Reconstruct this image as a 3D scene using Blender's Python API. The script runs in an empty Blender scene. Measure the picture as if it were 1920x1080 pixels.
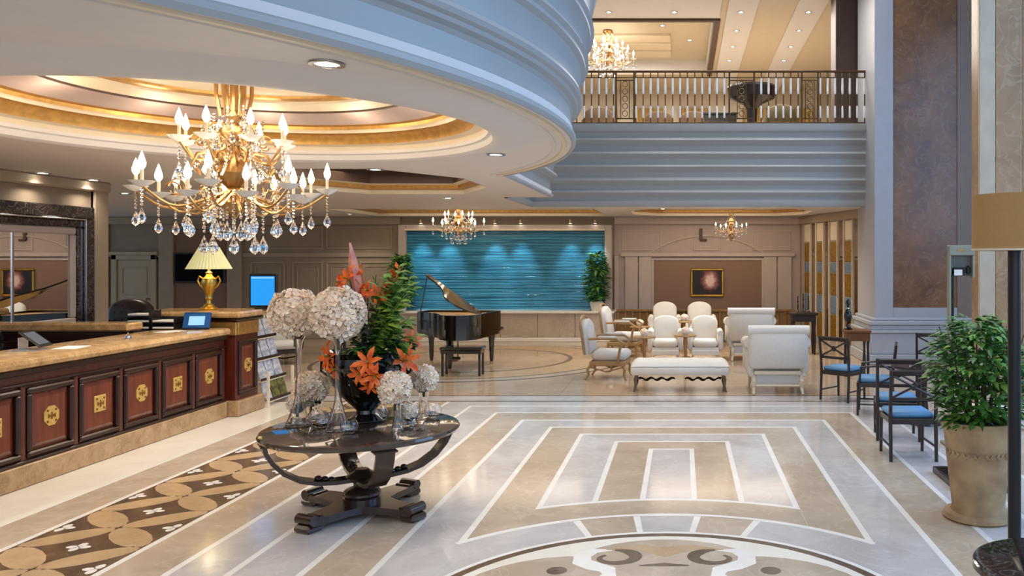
import bpy, math, random
from mathutils import Vector, Matrix
from mathutils.geometry import tessellate_polygon
R = random.Random(7)
PI = math.pi
C = bpy.context.scene.collection
sc = bpy.context.scene
H = 2.1          # eye height
F = 1550.0       # focal length in pixels of a 1920 px wide picture
# ------------------------------------------------------------------ camera, world, exposure
cam = bpy.data.cameras.new('camera'); co = bpy.data.objects.new('camera', cam); C.objects.link(co)
cam.sensor_width = 36; cam.lens = F/1920*36; cam.shift_x = -320/1920; cam.shift_y = -55/1920
cam.clip_start = .05; cam.clip_end = 200
co.location = (0, 0, H); co.rotation_euler = (PI/2, 0, 0); sc.camera = co
w = bpy.data.worlds.new('world'); sc.world = w; w.use_nodes = True
w.node_tree.nodes['Background'].inputs[0].default_value = (.62, .79, 1, 1)
w.node_tree.nodes['Background'].inputs[1].default_value = .55
sc.view_settings.view_transform = 'Standard'; sc.view_settings.look = 'None'
sc.view_settings.gamma = 1; sc.view_settings.use_curve_mapping = False
sc.view_settings.exposure = .18
sc.cycles.caustics_reflective = False; sc.cycles.caustics_refractive = False
WARM = (1, .80, .58); NEUT = (1, .90, .78); DAY = (.24, .52, 1)
def lamp(kind, name, loc, energy, color, size=.1, rot=(0, 0, 0), sizey=None, angle=1.9, blend=.6):
    l = bpy.data.lights.new(name, kind); o = bpy.data.objects.new(name, l); C.objects.link(o)
    o.location = loc; o.rotation_euler = rot; l.energy = energy; l.color = color
    if kind == 'AREA':
        l.size = size
        if sizey: l.shape = 'RECTANGLE'; l.size_y = sizey
    else: l.shadow_soft_size = size
    if kind == 'SPOT': l.spot_size = angle; l.spot_blend = blend
    return o
# daylight through the tall side windows (right of the hall) and the entrance front
lamp('AREA', 'daylight_side', (7.8, 7.0, 5.2), 500, DAY, 6, (0, math.radians(82), 0), 9)
lamp('AREA', 'daylight_front', (1.5, -6, 4.5), 230, (.93, .96, 1), 12, (PI/2, 0, 0), 6)

# spots added nine metres up, without fixtures, to brighten floor and fascia
for lx0, ly0 in ((.2, 5.0), (2.6, 6.5), (.4, 9.2), (2.6, 10.2), (.2, 13.0), (2.4, 14.2), (-.3, 15.6), (2.9, 15.9)):
    lamp('SPOT', 'roof_fill_spot', (lx0, ly0, 9.4), 330, (1, .96, .91), .22, angle=1.7, blend=1)

# ------------------------------------------------------------------ materials
def lin(c):
    return tuple((v/12.92 if v <= .04045 else ((v+.055)/1.055)**2.4) for v in c)
def hx(s): return lin(tuple(int(s[i:i+2], 16)/255 for i in (0, 2, 4)))
MATS = {}
def mat(name, col, rough=.5, metal=0, var=.12, scale=6, bump=0, bscale=40, coat=0, trans=0, emit=None, es=0, col2=None, stretch=None, rnd=0, spec=.5, ior=1.5, sss=0):
    if name in MATS: return MATS[name]
    m = bpy.data.materials.new(name); m.use_nodes = True; MATS[name] = m
    nt = m.node_tree; n = nt.nodes; L = nt.links; b = n['Principled BSDF']
    c = hx(col) if isinstance(col, str) else col
    c2 = (hx(col2) if isinstance(col2, str) else col2) if col2 else tuple(v*(1-var) for v in c)
    b.inputs['Roughness'].default_value = rough; b.inputs['Metallic'].default_value = metal
    b.inputs['Coat Weight'].default_value = coat; b.inputs['Coat Roughness'].default_value = .08
    b.inputs['Transmission Weight'].default_value = trans; b.inputs['IOR'].default_value = ior
    b.inputs['Specular IOR Level'].default_value = spec
    b.inputs['Base Color'].default_value = (*c, 1)
    if emit:
        b.inputs['Emission Color'].default_value = (*(hx(emit) if isinstance(emit, str) else emit), 1)
        b.inputs['Emission Strength'].default_value = es
    if trans > .5 or emit: return m
    tc = n.new('ShaderNodeTexCoord'); src = tc.outputs['Object']
    if stretch:
        mp = n.new('ShaderNodeMapping'); mp.inputs['Scale'].default_value = stretch; L.new(src, mp.inputs[0]); src = mp.outputs[0]
    nz = n.new('ShaderNodeTexNoise'); nz.inputs['Scale'].default_value = scale; nz.inputs['Detail'].default_value = 5; L.new(src, nz.inputs[0])
    rp = n.new('ShaderNodeValToRGB'); rp.color_ramp.elements[0].position = .35; rp.color_ramp.elements[1].position = .65
    rp.color_ramp.elements[0].color = (*c2, 1); rp.color_ramp.elements[1].color = (*c, 1)
    L.new(nz.outputs['Fac'], rp.inputs[0]); out = rp.outputs[0]
    if rnd:
        oi = n.new('ShaderNodeObjectInfo'); hs = n.new('ShaderNodeHueSaturation')
        mr = n.new('ShaderNodeMapRange'); mr.inputs[3].default_value = 1-rnd; mr.inputs[4].default_value = 1+rnd
        L.new(oi.outputs['Random'], mr.inputs[0]); L.new(mr.outputs[0], hs.inputs['Value']); L.new(out, hs.inputs['Color']); out = hs.outputs[0]
    L.new(out, b.inputs['Base Color'])
    if bump:
        n2 = n.new('ShaderNodeTexNoise'); n2.inputs['Scale'].default_value = bscale; L.new(src, n2.inputs[0])
        bp = n.new('ShaderNodeBump'); bp.inputs['Strength'].default_value = bump; bp.inputs['Distance'].default_value = .02
        L.new(n2.outputs['Fac'], bp.inputs['Height']); L.new(bp.outputs[0], b.inputs['Normal'])
    return m
def marble(name, base, dark, vein, rough=.12, scale=1.6, veins=.35, rnd=0, coat=0):
    if name in MATS: return MATS[name]
    m = bpy.data.materials.new(name); m.use_nodes = True; MATS[name] = m
    nt = m.node_tree; n = nt.nodes; L = nt.links; b = n['Principled BSDF']
    b.inputs['Roughness'].default_value = rough; b.inputs['Coat Weight'].default_value = coat
    tc = n.new('ShaderNodeTexCoord')
    nz = n.new('ShaderNodeTexNoise'); nz.inputs['Scale'].default_value = scale; nz.inputs['Detail'].default_value = 8; nz.inputs['Roughness'].default_value = .62
    nz.inputs['Distortion'].default_value = .6; L.new(tc.outputs['Object'], nz.inputs[0])
    rp = n.new('ShaderNodeValToRGB'); rp.color_ramp.elements[0].position = .33; rp.color_ramp.elements[1].position = .66
    rp.color_ramp.elements[0].color = (*hx(dark), 1); rp.color_ramp.elements[1].color = (*hx(base), 1); L.new(nz.outputs['Fac'], rp.inputs[0])
    n2 = n.new('ShaderNodeTexNoise'); n2.inputs['Scale'].default_value = scale*1.7; n2.inputs['Detail'].default_value = 6; n2.inputs['Distortion'].default_value = 1.6
    L.new(tc.outputs['Object'], n2.inputs[0])
    r2 = n.new('ShaderNodeValToRGB'); e = r2.color_ramp.elements; e[0].position = .47; e[0].color = (0, 0, 0, 1); e[1].position = .5; e[1].color = (1, 1, 1, 1)
    e2 = r2.color_ramp.elements.new(.53); e2.color = (0, 0, 0, 1); L.new(n2.outputs['Fac'], r2.inputs[0])
    mu = n.new('ShaderNodeMath'); mu.operation = 'MULTIPLY'; mu.inputs[1].default_value = veins; L.new(r2.outputs[0], mu.inputs[0])
    mx = n.new('ShaderNodeMixRGB'); mx.inputs[2].default_value = (*hx(vein), 1); L.new(mu.outputs[0], mx.inputs[0]); L.new(rp.outputs[0], mx.inputs[1])
    out = mx.outputs[0]
    if rnd:
        oi = n.new('ShaderNodeObjectInfo'); hs = n.new('ShaderNodeHueSaturation')
        mr = n.new('ShaderNodeMapRange'); mr.inputs[3].default_value = 1-rnd; mr.inputs[4].default_value = 1+rnd
        L.new(oi.outputs['Random'], mr.inputs[0]); L.new(mr.outputs[0], hs.inputs['Value']); L.new(out, hs.inputs['Color']); out = hs.outputs[0]
    L.new(out, b.inputs['Base Color'])
    return m
greyM = marble('grey_marble', 'cfcbc9', 'b9b3b0', 'e0dcd6', .11, 1.3, .3, .03)
tanM = marble('tan_marble', 'c6b5a0', 'ae9d88', 'd8cbb8', .12, 1.3, .3, .04)
whiteM = marble('white_marble', 'f0eee9', 'e6e3dc', 'ffffff', .16, 3, .1)
creamM = marble('cream_marble', 'f1ede2', 'e6e0d0', 'f6f3ea', .15, 1.2, .3, .02)
darkM = marble('dark_inlay', '6b5845', '574535', '806c56', .15, 6, .3)
petM = marble('petal_stone', 'c4a883', 'b39772', 'd0b896', .16, 4, .3, .05)
backM = marble('lounge_stone', 'c0a98f', 'ab947a', 'd2bea6', .10, .8, .3, .05)
deskM = marble('counter_marble', 'd0ab78', 'a57c4c', 'e6cda2', .15, 6, .45)
plinM = marble('plinth_marble', 'b7966f', '95744f', 'cdb28c', .2, 6, .35)
brownM = marble('brown_marble', '8f6238', '6a4528', 'a08a72', .25, 1.6, .3)
onyxM = marble('onyx_marble', 'b38e6a', '93714f', 'c4a884', .3, 1.3, .4)
blackM = marble('black_marble', '3a3130', '201a1a', '9a918a', .06, 4, .35, 0, .3)
paint = mat('white_paint', 'dcd8d4', .55, var=.03)
fasc = mat('fascia_paint', 'a3a7a9', .42, var=.03)
ceilp = mat('ceiling_paint', 'dddad9', .6, var=.03)
surr = mat('column_paint', 'b2b4ba', .4, var=.04)
gold_leaf = mat('gold_leaf', 'd2a25a', .38, .7, var=.25, scale=14)
cove_c = mat('cove_cream', 'e6d7bd', .5, var=.05)
mauve = mat('cove_mauve', 'b7a49f', .5, var=.08)
brownp = mat('dark_brown_paint', '5a4439', .5, var=.15)
gtan = mat('gallery_tan', 'd0c2ab', .55, var=.05)
tanp = mat('tan_paint', 'b59c78', .5, var=.06)
taupe = mat('taupe_paint', '9a8872', .55, var=.06)
taupe2 = mat('taupe_trim', 'a8967f', .5, var=.06)
mauvew = mat('mauve_wall', 'b0a097', .55, var=.05)
mauvet = mat('mauve_trim', 'bdaea3', .5, var=.05)
niche = mat('niche_fabric', '8e6f5c', .7, var=.12, scale=30)
wood = mat('mahogany', '5e2418', .28, var=.45, scale=3, stretch=(6, 6, .7), coat=.3)
woodd = mat('mahogany_dark', '2c100c', .25, var=.4, scale=3, stretch=(6, 6, .7), coat=.3)
woodl = mat('mahogany_panel', '74331c', .25, var=.35, scale=3, stretch=(6, 6, .7), coat=.3)
dkwood = mat('dark_walnut', '2b1c15', .3, var=.4, scale=4, stretch=(5, 5, 1), coat=.2)
tabwood = mat('table_walnut', '3b2a22', .22, var=.35, scale=5, coat=.4)
gold = mat('gold', 'd9ac4e', .28, 1, var=.2)
crestg = mat('crest_gold', 'e0bb66', .35, .35, var=.15, scale=30)
brass = mat('antique_brass', 'c49d6a', .28, 1, var=.25)
bronze = mat('bronze', '6b5136', .4, .8, var=.3)
silver = mat('silver', 'c9c9cc', .2, 1, var=.08)
glass = mat('clear_glass', (1, 1, 1), .02, trans=1, ior=1.45)
frost = mat('frosted_glass', 'f4efe6', .25, var=.03, spec=.8)
crystal = mat('crystal', (1, 1, 1), .0, trans=1, ior=1.55)
black = mat('black_plastic', '15151a', .35, var=.1)
lacq = mat('black_lacquer', '0c0a0a', .08, var=.2, coat=.6)
lidin = mat('reflected_brown', '4a382e', .12, var=.2, coat=.4)  # brown reflection in the black lid, put into the colour
fabw = mat('white_upholstery', 'e2ddd4', .75, var=.05, scale=40, bump=.1, bscale=200)
fabg = mat('grey_upholstery', 'c9c6c2', .75, var=.06, scale=40, bump=.1, bscale=200)
blue = mat('blue_cushion', '5f93bf', .6, var=.12, scale=30)
leather = mat('brown_leather', '3a2721', .4, var=.3, scale=10)
paper = mat('paper', 'f1efea', .6, var=.02)
leaf = mat('leaf_green', '6fa64c', .45, col2='3f7430', scale=9)
leafd = mat('leaf_dark', '477a2e', .4, col2='22481a', scale=7)
leafy = mat('leaf_lime', '86a440', .45, col2='4e7428', scale=9)
orange = mat('orange_petal', 'f47a24', .45, col2='d8501a', scale=20)
pinkp = mat('pink_petal', 'e0a394', .5, col2='c77e74', scale=10)
purple = mat('purple_petal', '8a5a78', .5, col2='5e3450', scale=12)
bloom = mat('white_bloom', 'fff4e2', .7, col2='f6dfc8', scale=9)
terra = mat('sand_pot', 'b59a74', .7, col2='94795a', scale=5, bump=.25, bscale=14)
soil = mat('soil', '33261b', .9)
shade = mat('tan_shade', 'b98f58', .8, var=.06, scale=60)
def flame(name, col, s): return mat(name, 'ffffff', emit=col, es=s)
bulbM = flame('candle_bulb', (1, .86, .62), 12)
lensM = flame('downlight_lens', (1, .92, .8), 9)
ledM = flame('cove_led', (1, .78, .48), 5)
screenM = mat('blue_screen', '08121c', .3, emit='1f9af0', es=.95)
screen2M = mat('pale_screen', '10161c', .3, emit='a9dcff', es=.95)

# ------------------------------------------------------------------ mesh builder
class M:
    def __init__(s): s.v = []; s.f = []
    def add(s, vs, fs, mx=None):
        k = len(s.v)
        s.v += [tuple(mx @ Vector(p)) for p in vs] if mx else [tuple(p) for p in vs]
        s.f += [tuple(i+k for i in f) for f in fs]; return s
    def box(s, x0, x1, y0, y1, z0, z1, c=0, mx=None):
        if not c:
            return s.add([(x0,y0,z0),(x1,y0,z0),(x1,y1,z0),(x0,y1,z0),(x0,y0,z1),(x1,y0,z1),(x1,y1,z1),(x0,y1,z1)],
                         [(3,2,1,0),(4,5,6,7),(0,1,5,4),(1,2,6,5),(2,3,7,6),(3,0,4,7)], mx)
        c = min(c, (x1-x0)*.49, (y1-y0)*.49, (z1-z0)*.49)
        o = [(x0+c,y0),(x1-c,y0),(x1,y0+c),(x1,y1-c),(x1-c,y1),(x0+c,y1),(x0,y1-c),(x0,y0+c)]
        i = [(x0+c,y0+c),(x1-c,y0+c),(x1-c,y0+c),(x1-c,y1-c),(x1-c,y1-c),(x0+c,y1-c),(x0+c,y1-c),(x0+c,y0+c)]
        vs = [(*p, z0) for p in i]+[(*p, z0+c) for p in o]+[(*p, z1-c) for p in o]+[(*p, z1) for p in i]
        fs = [(7,5,3,1)]+[(24+1,24+3,24+5,24+7)]
        for k in range(3):
            for j in range(8):
                a, b2 = k*8+j, k*8+(j+1) % 8
                q = (a, b2, b2+8, a+8)
                fs.append(q)
        return s.add(vs, fs, mx)
    def lathe(s, prof, seg=24, cx=0, cy=0, cz=0, a0=0, a1=2*PI, mx=None):
        full = abs(a1-a0-2*PI) < 1e-6; n = seg if full else seg+1; vs = []; fs = []
        for r, z in prof:
            for j in range(n):
                a = a0+(a1-a0)*j/seg; vs.append((cx+r*math.cos(a), cy+r*math.sin(a), cz+z))
        for k in range(len(prof)-1):
            for j in range(seg):
                j2 = (j+1) % n if full else j+1
                fs.append((k*n+j, k*n+j2, (k+1)*n+j2, (k+1)*n+j))
        return s.add(vs, fs, mx)
    def cyl(s, p0, p1, r0, r1=None, seg=10): return s.tube([p0, p1], [r0, r1 if r1 is not None else r0], seg)
    def tube(s, pts, rad, seg=8, cap=True, flat=1.0):
        pts = [Vector(p) for p in pts]; n = len(pts)
        if not hasattr(rad, '__len__'): rad = [rad]*n
        vs = []; fs = []; up = None
        for i, p in enumerate(pts):
            t = (pts[min(i+1, n-1)]-pts[max(i-1, 0)]).normalized()
            if up is None:
                up = Vector((0, 0, 1)) if abs(t.z) < .9 else Vector((1, 0, 0))
            a = t.cross(up); a = a.normalized() if a.length > 1e-6 else Vector((1, 0, 0)); b = a.cross(t).normalized(); up = b
            for j in range(seg):
                g = 2*PI*j/seg; vs.append(p+a*math.cos(g)*rad[i]+b*math.sin(g)*rad[i]*flat)
        for i in range(n-1):
            for j in range(seg):
                j2 = (j+1) % seg; fs.append((i*seg+j, (i+1)*seg+j, (i+1)*seg+j2, i*seg+j2))
        if cap: fs.append(tuple(range(seg))); fs.append(tuple(range((n-1)*seg+seg-1, (n-1)*seg-1, -1)))
        return s.add(vs, fs)
    def ball(s, c, r, seg=14, rings=8, mx=None):
        rx, ry, rz = r if hasattr(r, '__len__') else (r, r, r); vs = [(c[0], c[1], c[2]+rz)]; fs = []
        for i in range(1, rings):
            t = PI*i/rings
            for j in range(seg):
                a = 2*PI*j/seg; vs.append((c[0]+rx*math.sin(t)*math.cos(a), c[1]+ry*math.sin(t)*math.sin(a), c[2]+rz*math.cos(t)))
        vs.append((c[0], c[1], c[2]-rz)); e = len(vs)-1
        for j in range(seg):
            j2 = (j+1) % seg; fs.append((0, 1+j, 1+j2)); fs.append((e, 1+(rings-2)*seg+j2, 1+(rings-2)*seg+j))
            for i in range(rings-2): fs.append((1+i*seg+j, 1+(i+1)*seg+j, 1+(i+1)*seg+j2, 1+i*seg+j2))
        return s.add(vs, fs, mx)
    def prism(s, poly, z0, z1, holes=(), mx=None):
        loops = [poly]+list(holes); tri = tessellate_polygon([[Vector((x, y, 0)) for x, y in l] for l in loops])
        flat = [p for l in loops for p in l]; n = len(flat)
        vs = [(x, y, z0) for x, y in flat]+[(x, y, z1) for x, y in flat]; fs = []
        for t in tri:
            a, b, c = (Vector((*flat[i], 0)) for i in t)
            t = t if (b-a).cross(c-a).z > 0 else t[::-1]
            fs.append(tuple(i+n for i in t)); fs.append(tuple(t[::-1]))
        k = 0
        for l in loops:
            m = len(l)
            for j in range(m): fs.append((k+j, k+(j+1) % m, n+k+(j+1) % m, n+k+j))
            k += m
        return s.add(vs, fs, mx)
    def ring(s, cx, cy, r0, r1, a0, a1, z0, z1, seg=32):
        return s.lathe([(r0, z0), (r1, z0), (r1, z1), (r0, z1), (r0, z0)], seg, cx, cy, 0, a0, a1)
    def sweep(s, path, prof, closed=False):
        """path: 2D points; prof: (offset to the right of travel, z)."""
        n = len(path); vs = []; fs = []; m = len(prof)
        for i in range(n):
            p = Vector(path[i]); a = Vector(path[i-1]) if (i or closed) else None; b = Vector(path[(i+1) % n]) if (i < n-1 or closed) else None
            d1 = (p-a).normalized() if a is not None else (b-p).normalized(); d2 = (b-p).normalized() if b is not None else d1
            n1 = Vector((d1.y, -d1.x)); n2 = Vector((d2.y, -d2.x)); nn = (n1+n2); nn = nn/max(.25, nn.length_squared)*2
            for o, z in prof: vs.append((p.x+nn.x*o, p.y+nn.y*o, z))
        for i in range(n if closed else n-1):
            i2 = (i+1) % n
            for j in range(m-1): fs.append((i*m+j, i2*m+j, i2*m+j+1, i*m+j+1))
        return s.add(vs, fs)
    def leafq(s, base, d, ln, wd, droop=.3, nrm=None):
        """a pointed leaf of six points, folded along its rib."""
        base = Vector(base); d = Vector(d).normalized(); up = Vector((0, 0, 1)); sd = d.cross(up)
        sd = sd.normalized() if sd.length > .05 else Vector((1, 0, 0)); nn = sd.cross(d).normalized()
        mid = base+d*ln*.45; tip = base+d*ln-Vector((0, 0, droop*ln))
        return s.add([base, mid+sd*wd-nn*wd*.25, tip, mid-sd*wd-nn*wd*.25, mid+nn*wd*.12], [(0, 1, 4), (1, 2, 4), (4, 2, 3), (0, 4, 3)])
    def build(s, name, m, parent=None, smooth=35, kind=None, label=None):
        me = bpy.data.meshes.new(name); me.from_pydata(s.v, [], s.f)
        me.validate(); me.update()
        import bmesh
        bm = bmesh.new(); bm.from_mesh(me); bmesh.ops.recalc_face_normals(bm, faces=bm.faces); bm.to_mesh(me); bm.free()
        me.materials.append(m)
        if smooth:
            for p in me.polygons: p.use_smooth = True
            me.set_sharp_from_angle(angle=math.radians(smooth))
        o = bpy.data.objects.new(name, me); C.objects.link(o)
        if parent: o.parent = parent
        if kind: o['kind'] = kind
        if label: o['label'] = label
        return o
def tag(o, label, cat, group=None):
    o['label'] = label; o['category'] = cat
    if group: o['group'] = group
    return o
def thing(name, label, cat, loc=(0, 0, 0), rz=0, group=None, sc3=None):
    o = bpy.data.objects.new(name, None); C.objects.link(o); o.location = loc; o.rotation_euler = (0, 0, rz)
    if sc3: o.scale = sc3
    return tag(o, label, cat, group)
def struct(o, label=None):
    o['kind'] = 'structure'
    if label: o['label'] = label
    return o
def dup(o, loc, rz=None, label=None, scale=None):
    r = o.copy(); C.objects.link(r); r.location = loc
    if rz is not None: r.rotation_euler = (0, 0, rz)
    if label: r['label'] = label
    if scale: r.scale = scale
    for ch in list(o.children):
        c = ch.copy(); C.objects.link(c); c.parent = r
        for g in list(ch.children):
            d = g.copy(); C.objects.link(d); d.parent = c
    return r
def at(px, py, Y): return ((px-1280)*Y/F, Y, H-(py-485)*Y/F)
def floorY(py): return F*H/(py-485)
def on_z(px, py, z):
    Y = F*(H-z)/(py-485); return ((px-1280)*Y/F, Y, z)
def arc(cx, cy, r, a0, a1, n): return [(cx+r*math.cos(a0+(a1-a0)*i/n), cy+r*math.sin(a0+(a1-a0)*i/n)) for i in range(n+1)]
def frame_pts(x0, x1, z0, z1, t): return [(x0, x1, z1-t, z1), (x0, x1, z0, z0+t), (x0, x0+t, z0+t, z1-t), (x1-t, x1, z0+t, z1-t)]
def wall_frame(m, x0, x1, z0, z1, t, Y, d=.03):
    """a moulding frame on a wall that faces -Y, proud of Y by d."""
    for a, b, c, e in frame_pts(x0, x1, z0, z1, t): m.box(a, b, Y-d, Y+.002, c, e, .008)
    return m

# ================================================================== FLOOR
fl = M().box(-17, 9, -3, 31, -.3, -.008).build('floor', backM, smooth=0); struct(fl, 'polished marble floor with inlaid bands of grey, tan and white')
def slab(poly, m, z=0, name='stone_slab'):
    return M().prism(poly, -.009, z).build(name, m, fl, smooth=0)
def rect(x0, x1, y0, y1, m, z=0, name='stone_slab'): return slab([(x0, y0), (x1, y0), (x1, y1), (x0, y1)], m, z, name)
CX = -.125; SW = .05; Y0 = 1.2
hs = [.25, .66, 1.11, 1.54, 1.98, 2.44, 2.92]; ys = [9.14, 9.52, 9.92, 10.33, 10.78, 11.3, 11.8]
cols = [greyM, tanM, greyM, tanM, greyM, tanM, greyM]
rect(CX-hs[0]+SW, CX+hs[0]-SW, Y0, ys[0]-SW, greyM)
def bandf(ho, yo, hi, yi, m, nm, z=0):
    slab([(CX-ho, Y0), (CX-hi, Y0), (CX-hi, yi), (CX-ho, yo)], m, z, nm)
    slab([(CX+hi, Y0), (CX+ho, Y0), (CX+ho, yo), (CX+hi, yi)], m, z, nm)
    slab([(CX-hi, yi), (CX+hi, yi), (CX+ho, yo), (CX-ho, yo)], m, z, nm)
for k in range(7):
    if k: bandf(hs[k]-SW, ys[k]-SW, hs[k-1], ys[k-1], cols[k], 'stone_slab')
    bandf(hs[k], ys[k], hs[k]-SW, ys[k]-SW, whiteM, 'inlay_strip', .0006)
xo = CX-hs[-1]
YB = 12.15
rect(-3.41, xo, Y0, YB, greyM); rect(-3.46, -3.41, Y0, YB, whiteM, .0006, 'inlay_strip')
rect(-3.87, -3.46, Y0, YB, tanM); rect(-3.92, -3.87, Y0, YB, whiteM, .0006, 'inlay_strip')
rect(-4.88, -3.92, Y0, YB, darkM, 0, 'mosaic_ground')
rect(-4.93, -4.88, Y0, YB, whiteM, .0006, 'inlay_strip'); rect(-5.34, -4.93, Y0, YB, tanM)
rect(-5.36, -5.34, Y0, YB, whiteM, .0006, 'inlay_strip'); rect(-6.3, -5.36, Y0, YB, creamM)
rect(-8.4, -6.3, Y0, YB, tanM)
rect(xo, CX+hs[-1], ys[-1], YB, greyM)
xr = CX+hs[-1]
rect(xr, 3.25, Y0, YB, greyM); rect(3.25, 3.3, Y0, YB, whiteM, .0006, 'inlay_strip'); rect(3.3, 9, Y0, YB, tanM)
# mosaic of four-petal flowers
node = [6.45+.86*k for k in range(-2, 7)]
def ell(cx, cy, a, b, th, n=14):
    return [(cx+a*math.cos(t)*math.cos(th)-b*math.sin(t)*math.sin(th), cy+a*math.cos(t)*math.sin(th)+b*math.sin(t)*math.cos(th)) for t in [2*PI*i/n for i in range(n)]]
for ny in node:
    for sx in (-1, 1):
        for sy in (-1, 1):
            slab(ell(-4.4+sx*.235, ny+sy*.215, .30, .125, math.atan2(sy*.215, sx*.235)), petM, .0008, 'mosaic_petal')
    for mx_, my in ((-4.4, ny+.43), (-4.83, ny), (-3.97, ny)):
        m = M()
        for q in range(4):
            if mx_ < -4.5 and q == 2 or mx_ > -4.2 and q == 0: continue
            m.prism(ell(mx_+.045*math.cos(q*PI/2), my+.045*math.sin(q*PI/2), .045, .03, q*PI/2, 8), -.009, .0010)
        m.build('mosaic_flower', whiteM, fl, smooth=0)
# medallion
mx0, my0 = -.127, 4.72
def arcband(r0, r1, a0, a1, m, z, nm='inlay_arc', seg=40): return M().ring(mx0, my0, r0, r1, a0, a1, -.009, z, seg).build(nm, m, fl, smooth=0)
def ang(x, r): return math.acos(max(-1, min(1, x/r)))
a = ang(1.11, 2.46); p = arc(mx0, my0, 2.46, a, PI-a, 30); slab(p+[(mx0-1.11, my0), (mx0+1.11, my0)], tanM, .0008, 'stone_slab')
arcband(2.46, 2.515, ang(1.11, 2.5), PI-ang(1.11, 2.5), whiteM, .0012)
arcband(1.60, 2.05, -.6, PI+.6, greyM, .0014, 'stone_arc', 60)
arcband(2.03, 2.085, ang(1.54, 2.06), PI-ang(1.54, 2.06), whiteM, .0019)
for s in (-1, 1):
    for x0, x1, m, nm in ((.25, .63, tanM, 'stone_arc'), (.20, .25, whiteM, 'inlay_strip'), (.63, .68, whiteM, 'inlay_strip')):
        a0, a1 = ang(s*x1, 1.84), ang(s*x0, 1.84)
        arcband(1.63, 2.035, min(a0, a1), max(a0, a1), m, .0019, nm, 6)
arcband(1.595, 1.635, -.6, PI+.6, whiteM, .0021, seg=60); arcband(1.53, 1.595, -.6, PI+.6, darkM, .0021, seg=60)
slab(arc(mx0, my0, 1.53, 0, 2*PI, 60)[:-1], creamM, .0017, 'medallion_ground')
for k in range(6):
    q = PI/2+k*PI/3; slab(arc(mx0+.70*math.cos(q), my0+.70*math.sin(q), .76, 0, 2*PI, 30)[:-1], tanM, .0018+.0001*k, 'medallion_lobe')
def ribbon(pts, ws, m, z, nm):
    l = []; r_ = []
    for i, pnt in enumerate(pts):
        a_, b_ = Vector(pts[max(0, i-1)]), Vector(pts[min(len(pts)-1, i+1)]); d = (b_-a_).normalized(); nrm = Vector((-d.y, d.x))
        l.append(tuple(Vector(pnt)+nrm*ws[i])); r_.append(tuple(Vector(pnt)-nrm*ws[i]))
    mm = M(); n = len(pts)
    mm.add([(*q, z) for q in l]+[(*q, z) for q in r_]+[(*q, -.009) for q in l]+[(*q, -.009) for q in r_],
           [f for i in range(n-1) for f in ((i, i+1, n+i+1, n+i), (2*n+i, 2*n+i+1, i+1, i), (n+i, n+i+1, 3*n+i+1, 3*n+i))])
    mm.build(nm, m, fl, smooth=0)
for s in (-1, 1):
    vx, vy = mx0+s*.36, my0+1.06
    pts = []; ws = []
    for i in range(26):
        t = i/25; g = PI*.5+t*PI*1.75; r_ = .17-.10*t
        pts.append((vx+s*r_*1.1*math.cos(g), vy+r_*math.sin(g)*.9+.02)); ws.append((.045*(1-t)+.012)*min(1, .25+t*5))
    ribbon(pts, ws, darkM, .0033, 'volute')
    pts = [(vx+s*.02, vy+.17), (vx+s*.14, vy+.16), (vx+s*.22, vy+.06), (vx+s*.21, vy-.06), (vx+s*.12, vy-.14), (vx+s*.02, vy-.20), (vx+s*.0, vy-.30), (vx+s*.08, vy-.38)]
    ribbon(pts, [.01, .045, .065, .07, .07, .06, .05, .02], whiteM, .0024, 'scroll_inlay')
    slab(arc(mx0+s*.72, my0+.84, .07, 0, 2*PI, 16)[:-1], darkM, .0026, 'medallion_stud')
ribbon([(mx0-.42, my0+1.24), (mx0-.2, my0+1.29), (mx0, my0+1.2), (mx0+.2, my0+1.29), (mx0+.42, my0+1.24)], [.008, .05, .1, .05, .008], petM, .0028, 'palmette')
ribbon([(mx0-.17, my0+.93), (mx0, my0+.95), (mx0+.17, my0+.93)], [.01, .03, .01], darkM, .0031, 'palmette')
# cross bands behind the pattern and the lounge paving
rect(-8.4, 6, YB, YB+.06, darkM, .0006, 'inlay_strip'); rect(-8.4, 6, YB+.06, YB+.5, greyM); rect(-8.4, 6, YB+.5, YB+.55, darkM, .0006, 'inlay_strip')
ty0, tn = YB+.55, 8
for i in range(15):
    for j in range(tn):
        x0 = -13.6+i*1.3; y0 = ty0+j*1.15
        rect(x0+.002, x0+1.298, y0+.002, y0+1.148, backM, 0, 'paving_tile')
pcx, pcy = -4.3, 17.2
for r0, r1, m in ((3.12, 3.2, darkM), (2.85, 3.12, tanM), (2.78, 2.85, darkM), (2.0, 2.78, petM), (1.9, 2.0, darkM), (.01, 1.9, backM)):
    M().ring(pcx, pcy, r0, r1, 0, 2*PI, -.009, .0012, 64).build('rosette_ring', m, fl, smooth=0)

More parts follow.
